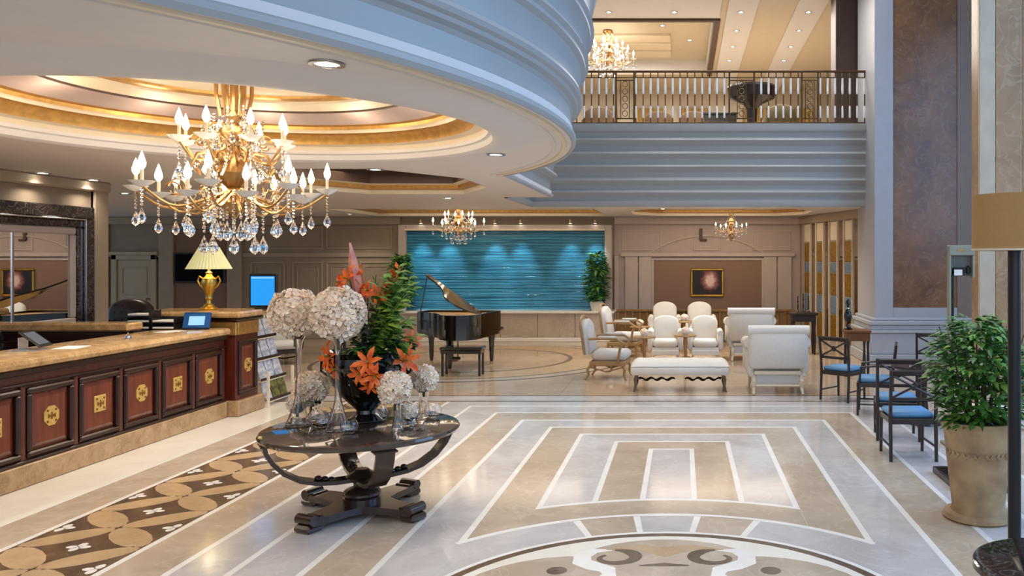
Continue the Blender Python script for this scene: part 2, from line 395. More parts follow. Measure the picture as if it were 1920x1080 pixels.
# ================================================================== CEILING AND FASCIA
ZC, ZM = 3.2, 4.93
rc, rr = (-6.8, 7.15), 5.8
t1 = math.acos(4.45/rr)
ringpath = arc(rc[0], rc[1], rr, -math.radians(100), t1, 72)
edge = ringpath+[(-2.35, 14.8), (-3.2, 14.8), (-3.2, 17.4), (4.06, 17.4)]
cc = (-3.63, 6.69)
hole1 = arc(cc[0], cc[1], 2.02, 0, 2*PI, 64)[:-1][::-1]
oct1 = [(-5.3, 10.1), (-3.75, 10.1), (-3.0, 11.3), (-3.0, 12.7), (-3.7, 14.0), (-5.3, 14.0), (-6.0, 12.9), (-6.0, 11.2)][::-1]
rec1 = [(-7.8, 18.2), (-1.95, 18.2), (-1.95, 21.1), (-7.8, 21.1)][::-1]
oct2 = [(-.6, 18.2), (2.4, 18.2), (3.0, 19.0), (3.0, 20.4), (2.4, 21.1), (-.6, 21.1), (-1.2, 20.4), (-1.2, 19.0)][::-1]
outer = [(-17, 1.4)]+edge+[(4.06, 22.3), (-17, 22.3)]
ce = M().prism(outer, ZC, ZC+.12, [hole1, oct1, rec1, oct2]).build('ceiling', ceilp, smooth=0)
struct(ce, 'pale ceiling with a round gilded recess and coffers, under the gallery')
def rings(prof_mats, cx, cy, seg=64):
    for prof, m, nm in prof_mats: M().lathe(prof, seg, cx, cy).build(nm, m, ce, 50)
rings([([(2.5, 3.201), (2.4, 3.185), (2.25, 3.145), (2.14, 3.122), (2.08, 3.122), (2.04, 3.14), (2.03, 3.19), (2.0, 3.20), (2.0, 3.235)], ceilp, 'ceiling_moulding'),
       ([(2.0, 3.232), (1.99, 3.275), (1.95, 3.285), (1.90, 3.285)], cove_c, 'ceiling_moulding'),
       ([(1.91, 3.285), (1.90, 3.34), (1.86, 3.38), (1.80, 3.385)], gold_leaf, 'gilded_moulding'),
       ([(1.80, 3.385), (1.79, 3.405), (1.76, 3.415)], cove_c, 'ceiling_moulding'),
       ([(1.76, 3.413), (1.75, 3.445), (1.70, 3.455)], gold_leaf, 'gilded_moulding'),
       ([(1.70, 3.455), (1.62, 3.49), (1.50, 3.52), (1.42, 3.525)], mauve, 'ceiling_moulding'),
       ([(1.42, 3.523), (1.415, 3.54), (1.40, 3.54)], brownp, 'ceiling_moulding'),
       ([(1.40, 3.54), (1.30, 3.575), (1.22, 3.58), (1.21, 3.60)], cove_c, 'ceiling_moulding'),
       ([(1.21, 3.60), (1.12, 3.61), (1.11, 3.63)], gold_leaf, 'gilded_moulding'),
       ([(1.11, 3.63), (.95, 3.66), (.93, 3.68)], cove_c, 'ceiling_moulding'),
       ([(.93, 3.68), (.6, 3.70), (.01, 3.71)], mauve, 'ceiling_moulding'),
       ([(5.62, 3.2), (5.61, 3.19), (5.57, 3.19), (5.56, 3.2)], gold_leaf, 'bead_line')][:-1], *cc)
M().sweep(ringpath, [(-.20, 3.202), (-.19, 3.188), (-.165, 3.188), (-.155, 3.202)]).build('bead_line', paint, ce, 50)
M().sweep(ringpath, [(-.11, 3.202), (-.10, 3.182), (-.065, 3.182), (-.055, 3.202)]).build('bead_line', cove_c, ce, 50)
def recess(poly, top, lipw=.12):
    ctr = Vector((sum(p[0] for p in poly)/len(poly), sum(p[1] for p in poly)/len(poly)))
    def ins(k): return [tuple(ctr+(Vector(p)-ctr)*k) for p in poly]
    def strip(p0, z0, p1, z1, m, nm):
        n = len(p0); M().add([(*q, z0) for q in p0]+[(*q, z1) for q in p1], [(i, (i+1) % n, n+(i+1) % n, n+i) for i in range(n)]).build(nm, m, ce, 20)
    strip(poly, 3.195, ins(.985), 3.26, cove_c, 'ceiling_moulding'); strip(ins(.985), 3.26, ins(.93), 3.28, gold_leaf, 'gilded_moulding')
    strip(ins(.93), 3.28, ins(.92), 3.33, gold_leaf, 'gilded_moulding'); strip(ins(.92), 3.33, ins(.86), 3.35, cove_c, 'ceiling_moulding')
    strip(ins(.86), 3.35, ins(.86), 3.55, top, 'recess_side')
    M().prism(ins(.87), 3.55, 3.58).build('recess_panel', top, ce, 0)
recess(oct1[::-1], brownp); recess(rec1[::-1], tanp); recess(oct2[::-1], tanp)
prof = [(-.012, 3.202), (-.012, 3.19), (.01, 3.185), (.03, 3.215), (.03, 3.245), (.005, 3.26), (-.02, 3.29), (-.02, 3.47), (.0, 3.50), (.04, 3.52), (.05, 3.545), (.08, 3.56), (.095, 3.59), (.08, 3.625), (.03, 3.635), (.03, 3.66), (.04, 3.76),
        (.08, 3.84), (.12, 3.87), (.12, 3.90), (.15, 3.93), (.13, 3.97), (.08, 3.98), (.09, 4.06), (.13, 4.13), (.17, 4.16), (.17, 4.19), (.20, 4.22), (.18, 4.26), (.13, 4.27), (.13, 4.4), (.17, 4.5), (.21, 4.55), (.21, 4.6), (.24, 4.65), (.22, 4.72), (.16, 4.74), (.16, 4.86), (.20, 4.88), (.20, 4.93), (-.6, 4.93)]
prof2 = [(-.012, 3.202), (-.012, 3.19), (.04, 3.19), (.05, 3.215), (.05, 3.30), (.02, 3.31), (.0, 3.34), (.01, 3.40), (.06, 3.46), (.075, 3.49), (.06, 3.525), (.03, 3.53), (.01, 3.56), (.02, 3.64), (.07, 3.71), (.085, 3.74), (.07, 3.775), (.03, 3.78), (.01, 3.82),
         (.02, 3.92), (.07, 4.0), (.09, 4.03), (.07, 4.06), (.03, 4.07), (.02, 4.10), (.03, 4.20), (.08, 4.27), (.10, 4.30), (.08, 4.335), (.04, 4.34), (.02, 4.37), (.03, 4.47), (.09, 4.55), (.11, 4.585), (.09, 4.62), (.05, 4.63), (.04, 4.66), (.06, 4.74), (.10, 4.78), (.11, 4.82), (.11, 4.93), (-.6, 4.93)]
tr = M().sweep([(-17, 1.4)]+ringpath+[(-2.35, 14.8), (-2.6, 14.8)], prof).build('trim_1', fasc, smooth=25); struct(tr, 'curved white moulded fascia of the round gallery edge')
tr2 = M().sweep([(-3.2, 14.9), (-3.2, 17.4), (4.06, 17.4)], prof2).build('trim_2', fasc, smooth=25); struct(tr2, 'straight white moulded balcony fascia under the railing')
M().box(4.02, 4.05, 17.25, 17.5, 3.2, 4.93).build('end_stop', surr, tr2)
mf = M().prism([(-17, 1.4)]+edge+[(6, 17.4), (6, 30.5), (-17, 30.5)], ZM-.12, ZM).build('mezzanine_floor', tanM, smooth=0); struct(mf)

# ================================================================== WALLS
YW = 21.7
wl = M().box(-8.7, -8.4, 1, 12.0, 0, ZC).build('wall_left', taupe, smooth=0); struct(wl, 'taupe wall behind the reception desk with the big mirror')
M().box(-8.4, -8.33, 11.72, 12.0, 0, ZC, .01).build('pilaster', taupe2, wl); M().box(-8.4, -8.36, 11.72, 11.78, 0, 3.2).build('pilaster_fillet', mauvet, wl)
M().box(-8.4, -8.3, 1, 12.02, 3.05, 3.2, .02).build('cornice', taupe2, wl)
wb = M().box(-17, 3.4, YW, YW+.3, 0, ZC+.4).build('wall_back', taupe, smooth=0); struct(wb, 'panelled back wall in taupe and mauve around the water feature')
def X(px): return (px-1280)*YW/F
def Z(py): return H-(py-485)*YW/F
# left stretch: door surround, pilasters, frames
for a, b in ((185, 205), (300, 328), (428, 455)): M().box(X(a), X(b), YW-.08, YW+.01, 0, 3.0, .01).build('pilaster', taupe2, wb)
M().box(-17, X(752), YW-.10, YW+.01, 3.0, 3.2, .02).build('cornice', taupe2, wb)
M().box(X(205), X(752), YW-.05, YW+.01, Z(482), Z(474), .01).build('dado_rail', taupe2, wb)
for a, b in ((470, 535), (548, 606), (612, 668), (674, 735)):
    wall_frame(M(), X(a), X(b), .25, Z(490), .05, YW).build('panel_moulding', taupe2, wb); wall_frame(M(), X(a)+.12, X(b)-.12, .37, Z(490)-.12, .03, YW, .02).build('panel_moulding', taupe2, wb)
for a, b in ((470, 606), (612, 735)): wall_frame(M(), X(a), X(b), Z(467), 2.95, .04, YW).build('panel_moulding', taupe2, wb)
M().box(-17, X(745), YW-.04, YW+.01, 0, .16, .01).build('skirting', taupe2, wb)
# door
doorm = mat('door_paint', 'bcab90', .5, var=.05)
dr = M().box(X(222), X(286), YW-.045, YW+.005, 0, Z(487), .01).build('door_1', doorm, smooth=0); struct(dr, 'pale panelled door with a brass handle far behind the reception')
m = M()
m.box(X(212), X(222), YW-.09, YW, 0, Z(478), .01); m.box(X(286), X(296), YW-.09, YW, 0, Z(478), .01); m.box(X(212), X(296), YW-.09, YW, Z(487), Z(478), .01); m.build('door_frame', doorm, dr)
M().box(X(208), X(300), YW-.14, YW, Z(478), Z(472), .01).build('door_head', doorm, dr)
wall_frame(M(), X(230), X(278), 1.15, Z(500), .04, YW-.045, .02).build('door_panel', doorm, dr); wall_frame(M(), X(230), X(278), .2, 1.0, .04, YW-.045, .02).build('door_panel', doorm, dr)
M().cyl((X(282), YW-.045, 1.05), (X(282), YW-.13, 1.05), .015).ball((X(281), YW-.13, 1.05), .035, 8, 6).build('door_handle', brass, dr)
# wall niche of three dark pigeon holes left of the door
o = thing('wall_rack', 'small wall rack with three black slots left of the far door', 'rack', (X(199), YW-.08, Z(545)))
for k in range(3): M().box(-.07, .07, -.06, .02, k*.27+.0, k*.27+.2, .01).build('slot', black, o)
M().box(-.09, .09, .02, .075, -.05, .82).build('back_board', taupe2, o)
# television
o = thing('television', 'flat black television on the wall behind the lamp', 'television', (X(378), YW-.025, Z(530)))
M().box(-.66, .66, -.09, -.04, 0, .78, .015).build('body', black, o); M().box(-.63, .63, -.095, -.089, .04, .75).build('screen', mat('dark_glass', '08080a', .7, spec=.1), o); M().box(-.2, .2, -.04, 0, .2, .6).build('bracket', black, o)
M().box(X(330), X(426), YW-.02, YW+.01, 0, Z(430), .01).build('brown_panel', niche, wb)
# water feature
wf = thing('water_feature', 'long teal water wall with rippled tiles above a stone ledge', 'water feature', (X(950), YW-.02, 0))
xa, xb = X(765)-X(950), X(1135)-X(950)
teal = bpy.data.materials.new('teal_water'); teal.use_nodes = True
nt = teal.node_tree; b = nt.nodes['Principled BSDF']; b.inputs['Roughness'].default_value = .22
tc = nt.nodes.new('ShaderNodeTexCoord'); mp = nt.nodes.new('ShaderNodeMapping'); mp.inputs['Scale'].default_value = (.35, 1, 14)
nz = nt.nodes.new('ShaderNodeTexNoise'); nz.inputs['Scale'].default_value = 2.2; nz.inputs['Detail'].default_value = 6
rp = nt.nodes.new('ShaderNodeValToRGB'); e = rp.color_ramp.elements; e[0].position = .3; e[0].color = (*hx('16587a'), 1); e[1].position = .72; e[1].color = (*hx('489cbe'), 1)
L = nt.links; L.new(tc.outputs['Object'], mp.inputs[0]); L.new(mp.outputs[0], nz.inputs[0]); L.new(nz.outputs['Fac'], rp.inputs[0]); L.new(rp.outputs[0], b.inputs['Base Color'])
bp = nt.nodes.new('ShaderNodeBump'); bp.inputs['Strength'].default_value = .3; bp.inputs['Distance'].default_value = .03; L.new(nz.outputs['Fac'], bp.inputs['Height']); L.new(bp.outputs[0], b.inputs['Normal'])
zt, zb = Z(433), Z(580)
nsl = 26; R.seed(3)
for k in range(nsl):
    z0 = zb+(zt-zb)*k/nsl; z1 = zb+(zt-zb)*(k+1)/nsl-.006; y_ = -.06-.012*R.random()
    M().box(xa, xb, y_, 0, z0, z1, .006).build('tile_course', teal, wf)
m = M(); m.box(xa-.19, xa, -.2, 0, zb, 2.98, .015); m.box(xb, xb+.19, -.2, 0, zb, 2.98, .015); m.box(xa, xb, -.2, 0, zt, 2.98, .015)
m.build('surround', mauvet, wf); M().box(xa-.02, xb+.02, -.24, -.2, zt, zt+.05, .01).build('surround_bead', cove_c, wf)
nb = 6; bw = (xb-xa+.5)/nb
for k in range(nb): M().box(xa-.25+k*bw+.004, xa-.25+(k+1)*bw-.004, -.75, -.0, .1, zb-.06, .01).build('stone_slab', tanM, wf)
M().box(xa-.3, xb+.3, -.82, 0, zb-.06, zb, .02).build('ledge', creamM, wf); M().box(xa-.28, xb+.28, -.8, 0, 0, .1, .01).build('plinth', creamM, wf)
for k, px in enumerate((795, 845, 932, 980, 1072, 1118)):
    o = thing('spotlight', ('first', 'second', 'third', 'fourth', 'fifth', 'last')[k]+' small brass spotlight from the left above the teal water wall', 'spotlight', (X(px), YW-.2, Z(416)), 0, 'spotlights over the water wall')
    M().cyl((0, 0, 0), (0, -.09, 0), .012, seg=6).build('arm', brass, o); M().cyl((0, -.09, .05), (0, -.07, -.05), .03, .045, 10).build('head', brass, o)
    M().cyl((0, -.0695, -.052), (0, -.069, -.056), .036, seg=10).build('lens', lensM, o)
    lamp('SPOT', 'water_spot', (X(px), YW-.55, Z(416)-.02), 85, (.85, .95, 1), .05, (math.radians(17), 0, 0), angle=.85, blend=.8)
# right stretch of the back wall
M().box(X(1152), X(1500), YW-.012, YW+.005, 0, 3.2).build('wall_panel', mauvew, wb, smooth=0)
M().box(X(1152), X(1500), YW-.12, YW, 3.0, 3.2, .02).build('cornice', mauvet, wb)
for a, b in ((1152, 1160), (1172, 1196), (1198, 1222), (1432, 1456), (1458, 1484)): M().box(X(a), X(b), YW-.07, YW, 0, Z(480), .012).build('pilaster', mauvet, wb)
M().box(X(1164), X(1490), YW-.10, YW, Z(481), Z(474), .012).build('dado_rail', mauvet, wb)
wall_frame(M(), X(1222), X(1432), .5, Z(484), .06, YW-.01, .05).build('niche_frame', mauvet, wb)
M().box(X(1225), X(1429), YW-.03, YW, .5, Z(487)).build('niche_panel', niche, wb)
ac = X(1325); apts = [(ac+2.2*math.cos(t), .95+1.75*math.sin(t)) for t in [PI*(.18+.64*i/24) for i in range(25)]]
M().tube([(x, YW-.02, z) for x, z in apts], .028, 6).build('arch_moulding', mauvet, wb)
for a, b in ((1166, 1240), (1300, 1350), (1410, 1482)): wall_frame(M(), X(a), X(b), Z(470), Z(432), .03, YW-.01, .02).build('panel_moulding', mauvet, wb)
# painting
o = thing('painting', 'gold framed dark flower painting in the brown niche', 'painting', (X(1326), YW-.03, Z(556)))
wd, ht = X(1357)-X(1295), Z(503)-Z(556)
for a, b, c, d in frame_pts(-wd/2, wd/2, 0, ht, .06): M().box(a, b, -.06, 0, c, d, .02).build('frame_rail', gold, o)
pm = bpy.data.materials.new('painting_canvas'); pm.use_nodes = True; nt = pm.node_tree; L = nt.links; b = nt.nodes['Principled BSDF']
tc = nt.nodes.new('ShaderNodeTexCoord'); g = nt.nodes.new('ShaderNodeTexGradient'); g.gradient_type = 'SPHERICAL'; mp = nt.nodes.new('ShaderNodeMapping'); mp.inputs['Location'].default_value = (-.25, 0, -1.1); mp.inputs['Scale'].default_value = (3.2, 1, 2.6)
nz = nt.nodes.new('ShaderNodeTexNoise'); nz.inputs['Scale'].default_value = 9; ad = nt.nodes.new('ShaderNodeMath'); ad.operation = 'MULTIPLY_ADD'; ad.inputs[1].default_value = .55
rp = nt.nodes.new('ShaderNodeValToRGB'); e = rp.color_ramp.elements; e[0].position = .42; e[0].color = (*hx('1c1413'), 1); e[1].position = 1.15 if False else 1.0; e[1].color = (*hx('e8c6b8'), 1); q = e.new(.58); q.color = (*hx('5a2620'), 1); q = e.new(.80); q.color = (*hx('a06a62'), 1)
L.new(tc.outputs['Object'], mp.inputs[0]); L.new(mp.outputs[0], g.inputs[0]); L.new(tc.outputs['Object'], nz.inputs[0]); L.new(nz.outputs['Fac'], ad.inputs[0]); L.new(g.outputs['Fac'], ad.inputs[2]); L.new(ad.outputs[0], rp.inputs[0]); L.new(rp.outputs[0], b.inputs['Base Color'])
M().box(-wd/2+.07, wd/2-.07, -.03, -.01, .07, ht-.07).build('canvas', pm, o)
o = thing('ceiling_bracket', 'small dark angled bracket on the wall above the painting', 'bracket', (X(1314), YW-.012, Z(450)))
M().box(-.04, .04, -.06, 0, 0, .3, .01).box(-.02, .16, -.06, 0, -.03, .03, .01).build('hook', brownp, o)
# side wall with mirrored strips
A, B = Vector((3.12, YW-.02)), Vector((4.35, 16.9)); dv = (B-A).normalized(); ln = (B-A).length; th = math.atan2(dv.y, dv.x)
wr = M().box(0, ln, -.005, .3, 0, 3.4).build('wall_right', mauvew, smooth=0); wr.location = (A.x, A.y, 0); wr.rotation_euler = (0, 0, th); struct(wr, 'angled side wall of gold and mirrored strips beside the column')
mirm = mat('bronze_mirror', 'b9a98f', .06, 1, var=.05)
goldp = mat('gold_reflection', 'c09a3a', .3, .6, col2='94702a', scale=22)  # gold reflection put into the panel colour
bl = mat('blue_reflection', '8aa4bd', .25, .3, col2='6a88a6', scale=22)  # blue reflection put into the panel colour
k = 0; u = .25
while u < ln-.35:
    wdt = .34 if k % 2 == 0 else .24
    if k % 2 == 0:
        for q, (z0, z1, mm) in enumerate(((.15, .75, goldp), (.78, 1.2, bl), (1.23, 1.75, goldp), (1.78, 2.0, bl), (2.03, 2.5, goldp), (2.53, 2.98, cove_c))): M().box(u, u+wdt, -.03, 0, z0, z1, .008).build('reflection_panel', mm, wr)  # bands paint the reflections: gold, blue and a warm lit top
    else: M().box(u, u+wdt, -.02, 0, .15, 2.98, .008).build('mirror_strip', mirm, wr)
    M().box(u+wdt+.03, u+wdt+.06, -.05, 0, 0, 3.0, .008).build('gold_rib', cove_c, wr)
    u += wdt+.11; k += 1
M().box(0, ln, -.1, 0, 3.0, 3.2, .02).build('cornice', taupe2, wr)
# columns
c1 = thing('pillar', None, None, (0, 0, 0)); del c1['label']; del c1['category']; c1['kind'] = 'structure'; c1['label'] = 'tall pillar with dark brown marble panel and pale surround at the balcony end'
YC = 16.5; cxl, cxr = (1640-1280)*YC/F, (1832-1280)*YC/F
def XC(px): return (px-1280)*YC/F
zpb = H-(577-485)*YC/F
M().box(cxl, cxr, YC+.06, YC+1.6, 0, 9.5).build('shaft', surr, c1, 0)
M().box(cxl, XC(1675), YC, YC+.06, .85, 9.5, .008).build('surround_stile', surr, c1); M().box(XC(1795), XC(1826), YC, YC+.06, .85, 9.5, .008).build('surround_stile', mat('trim_brown', '8a786c', .4, var=.1), c1)
M().box(XC(1675), XC(1795), YC, YC+.06, .85, zpb, .008).build('surround_rail', surr, c1)
M().box(XC(1675)+.005, XC(1795)-.005, YC+.025, YC+.062, zpb, 9.5).build('marble_panel', brownM, c1, 0)
m = M()
for z0, z1, d in ((0, .2, .16), (.2, .62, .12), (.62, .68, .16), (.68, .78, .10), (.78, .86, .13), (.86, .92, .06)): m.box(cxl-d, cxr+.05, YC-d, YC+1.6, z0, z1, .015)
m.build('plinth', surr, c1)
c2 = thing('pillar', None, None, (0, 0, 0)); del c2['label']; del c2['category']; c2['kind'] = 'structure'; c2['label'] = 'near pillar of brown onyx with pale edge behind the floor lamp'
stileM = mat('beige_stone', 'c9b79f', .4, var=.12, scale=5); Y2 = 10.2; x2 = (1836-1280)*Y2/F
M().box(x2, x2+1.7, Y2+.05, Y2+.27, 0, 9.5).build('shaft', onyxM, c2, 0); M().box(x2-.0, x2+.2, Y2, Y2+.05, 0, 9.5, .012).build('edge_stile', stileM, c2); M().box(x2+.2, x2+.55, Y2+.01, Y2+.05, 0, 9.5, .012).build('onyx_panel', onyxM, c2)
M().box(x2+.55, x2+.75, Y2, Y2+.05, 0, 9.5, .012).build('edge_stile', stileM, c2); M().box(x2-.06, x2+1.8, Y2-.08, Y2+.3, 0, .3, .02).build('plinth', creamM, c2)
w2 = M().box(5.9, 6.2, 16.6, 30, 0, 9.5).build('wall_right', brownp, smooth=0); struct(w2, 'dark brown wall seen between the two pillars')
# gallery shell
gb = M().box(-17, 6, 29, 29.3, ZM, 9.5).build('gallery_wall', gtan, smooth=0); struct(gb, 'tan back wall of the upper gallery')
gp = M().box((1567-1280)*18.2/F, 4.3, 18.2, 18.8, ZM, 9.5, .01).build('gallery_pier', brownp, smooth=0); struct(gp, 'brown wall pier at the end of the gallery railing')
ZG = 8.0
gcut = [(-6, 20.4), (.83, 20.4), (.83, 26.5), (-6, 26.5)][::-1]
gc = M().prism([(-9, 17.8), (5.5, 17.8), (5.5, 29.2), (-9, 29.2)], ZG, ZG+.15, [gcut]).build('gallery_ceiling', gtan, smooth=0); struct(gc, 'tan coffered ceiling of the upper gallery')
for a, b in ((1.05, 1.75), (2.65, 3.33)): M().box(a, b, 17.85, 29, ZG-.05, ZG, .01).build('ceiling_band', ceilp, gc)
M().box(-9, .9, 17.85, 20.1, ZG-.05, ZG, .01).build('ceiling_band', ceilp, gc)
m = M()
for k_, (z0, z1, q) in enumerate(((ZG-.06, ZG+.12, 0),)):
    m.box(-6.1, .93, 20.3, 20.45, z0, z1, .01).box(.78, .93, 20.45, 26.5, z0, z1, .01)
m.build('coffer_lip', brownp, gc); M().box(-6, .83, 20.4, 26.5, ZG+.45, ZG+.5).build('coffer_panel', gtan, gc)
M().box(.75, .83, 20.4, 26.5, ZG+.1, ZG+.5).build('coffer_side', paint, gc); M().box(-6, .83, 26.4, 26.5, ZG+.1, ZG+.5).build('coffer_side', paint, gc)
for i in range(3): M().box(-4.5, -.35, 23.3+i*.9, 24.0+i*.9, ZG+.38, ZG+.46, .01).build('coffer_beam', cove_c, gc)
M().box(-17, 9, -4, 31, 9.5, 9.7).build('roof', paint, smooth=0)['kind'] = 'structure'

# ================================================================== LAMPS IN THE CEILINGS
def downlight(x, y, z, label, group, power=0, col=NEUT, r=.075, angle=2.3):
    o = thing('downlight', label, 'downlight', (x, y, z), 0, group)
    M().lathe([(r, 0), (r*1.25, -.004), (r*1.3, -.012), (r*.95, -.012), (r*.85, -.002)], 18).build('trim_ring', silver, o)
    M().lathe([(.001, -.008), (r*.9, -.006)], 18).build('lens', lensM, o)
    if power: lamp('SPOT', 'downlight_beam', (x, y, z-.03), power, col, .07, angle=angle, blend=.9)
spots = [((613, 118), 'large downlight in the round ceiling ring, nearest the fascia'), ((930, 289), 'downlight at the right end of the round ceiling ring'), ((672, 297), 'downlight just behind the round recess, above the dark coffer'),
         ((704, 317), 'downlight at the edge of the dark octagonal coffer'), ((80, 324), 'downlight above the mirror, first from the left edge'), ((175, 337), 'downlight above the mirror frame corner, second from the left edge'),
         ((192, 353), 'small downlight above the wall end, lower of two'), ((234, 362), 'downlight over the far door'), ((840, 371), 'downlight behind the octagonal coffer'), ((1243, 391), 'downlight over the white armchairs'),
         ((655, 402), 'downlight near the far left coffer edge'), ((745, 407), 'downlight beside the water wall chandelier'), ((1055, 409), 'downlight right of the water wall chandelier')]
for (px, py), lb in spots:
    x, y, z = on_z(px, py, ZC); downlight(x, y, z-.001, lb, None, (28 if px < 240 else 85) if y > 7.5 else 60)
for k, (x, y) in enumerate(((-6.9, 7.0), (-5.9, 4.0), (-3.0, 16.2), (-9, 15), (-12, 18), (-6, 16.5), (2.2, 18.0), (1.0, 17.8), (-1.2, 17.8), (-4.5, 3.4), (-5.3, 5.0), (-5.35, 8.4), (-5.2, 9.9))):
    lamp('SPOT', 'ceiling_fill_spot', (x, y, ZC-.04), 115, NEUT, .10, angle=2.4, blend=.9)  # added spots with no fixture, brightening the floor below
for i, x in enumerate((-1.75, -.2, 1.38, 2.98)):
    for j, y in enumerate((19.6, 21.2, 22.8, 24.4)):
        if x < 1 and j: continue
        downlight(x, y, ZG-.051, ('nearest', 'second', 'third', 'farthest')[j]+' gallery ceiling downlight in the '+('far left place', 'second place from the left', 'pale band left of centre', 'pale band beside the brown pier')[i], 'gallery downlights', 110 if (i+j) % 2 == 0 else 0, NEUT, .06)
for x, y, nm in ((-1.3, 21.6, 'beside the chandelier'), (-.55, 22.5, 'in its middle'), (.2, 21.8, 'near its front corner'), (.2, 24, 'at its back right')): downlight(x, y, ZG+.449, 'small round downlight inside the gallery coffer, '+nm, 'gallery coffer downlights', 45, NEUT, .06)
# hidden strip of the round cove, then added fill for coffers and gallery
o = thing('cove_light', 'warm hidden light strip around the round ceiling recess', 'light strip', (cc[0], cc[1], 0))
M().lathe([(1.985, 3.29), (1.96, 3.292)], 64).build('strip', ledM, o)
for k in range(10): lamp('POINT', 'cove_glow', (cc[0]+1.45*math.cos(k*PI/5), cc[1]+1.45*math.sin(k*PI/5), 3.37), 4, WARM, .12)
lamp('AREA', 'coffer_fill', (-4.9, 19.6, 3.5), 60, WARM, 5, sizey=2); lamp('AREA', 'coffer_fill', (.9, 19.6, 3.5), 60, WARM, 3.4, sizey=2)  # added area lamps that fill the space under the coffers
lamp('AREA', 'coffer_fill', (-4.5, 12.1, 3.5), 45, WARM, 2.4)  # the same added fill under the octagonal coffer
lamp('AREA', 'gallery_fill', (-2.5, 23.5, ZG+.35), 330, (1, .95, .88), 4); lamp('AREA', 'gallery_fill', (2.3, 22.5, ZG-.12), 300, (1, .95, .88), 3, sizey=6); lamp('AREA', 'gallery_fill', (0, 18.6, ZG-.12), 200, (1, .95, .88), 6, sizey=1)  # added area lamps that brighten the gallery

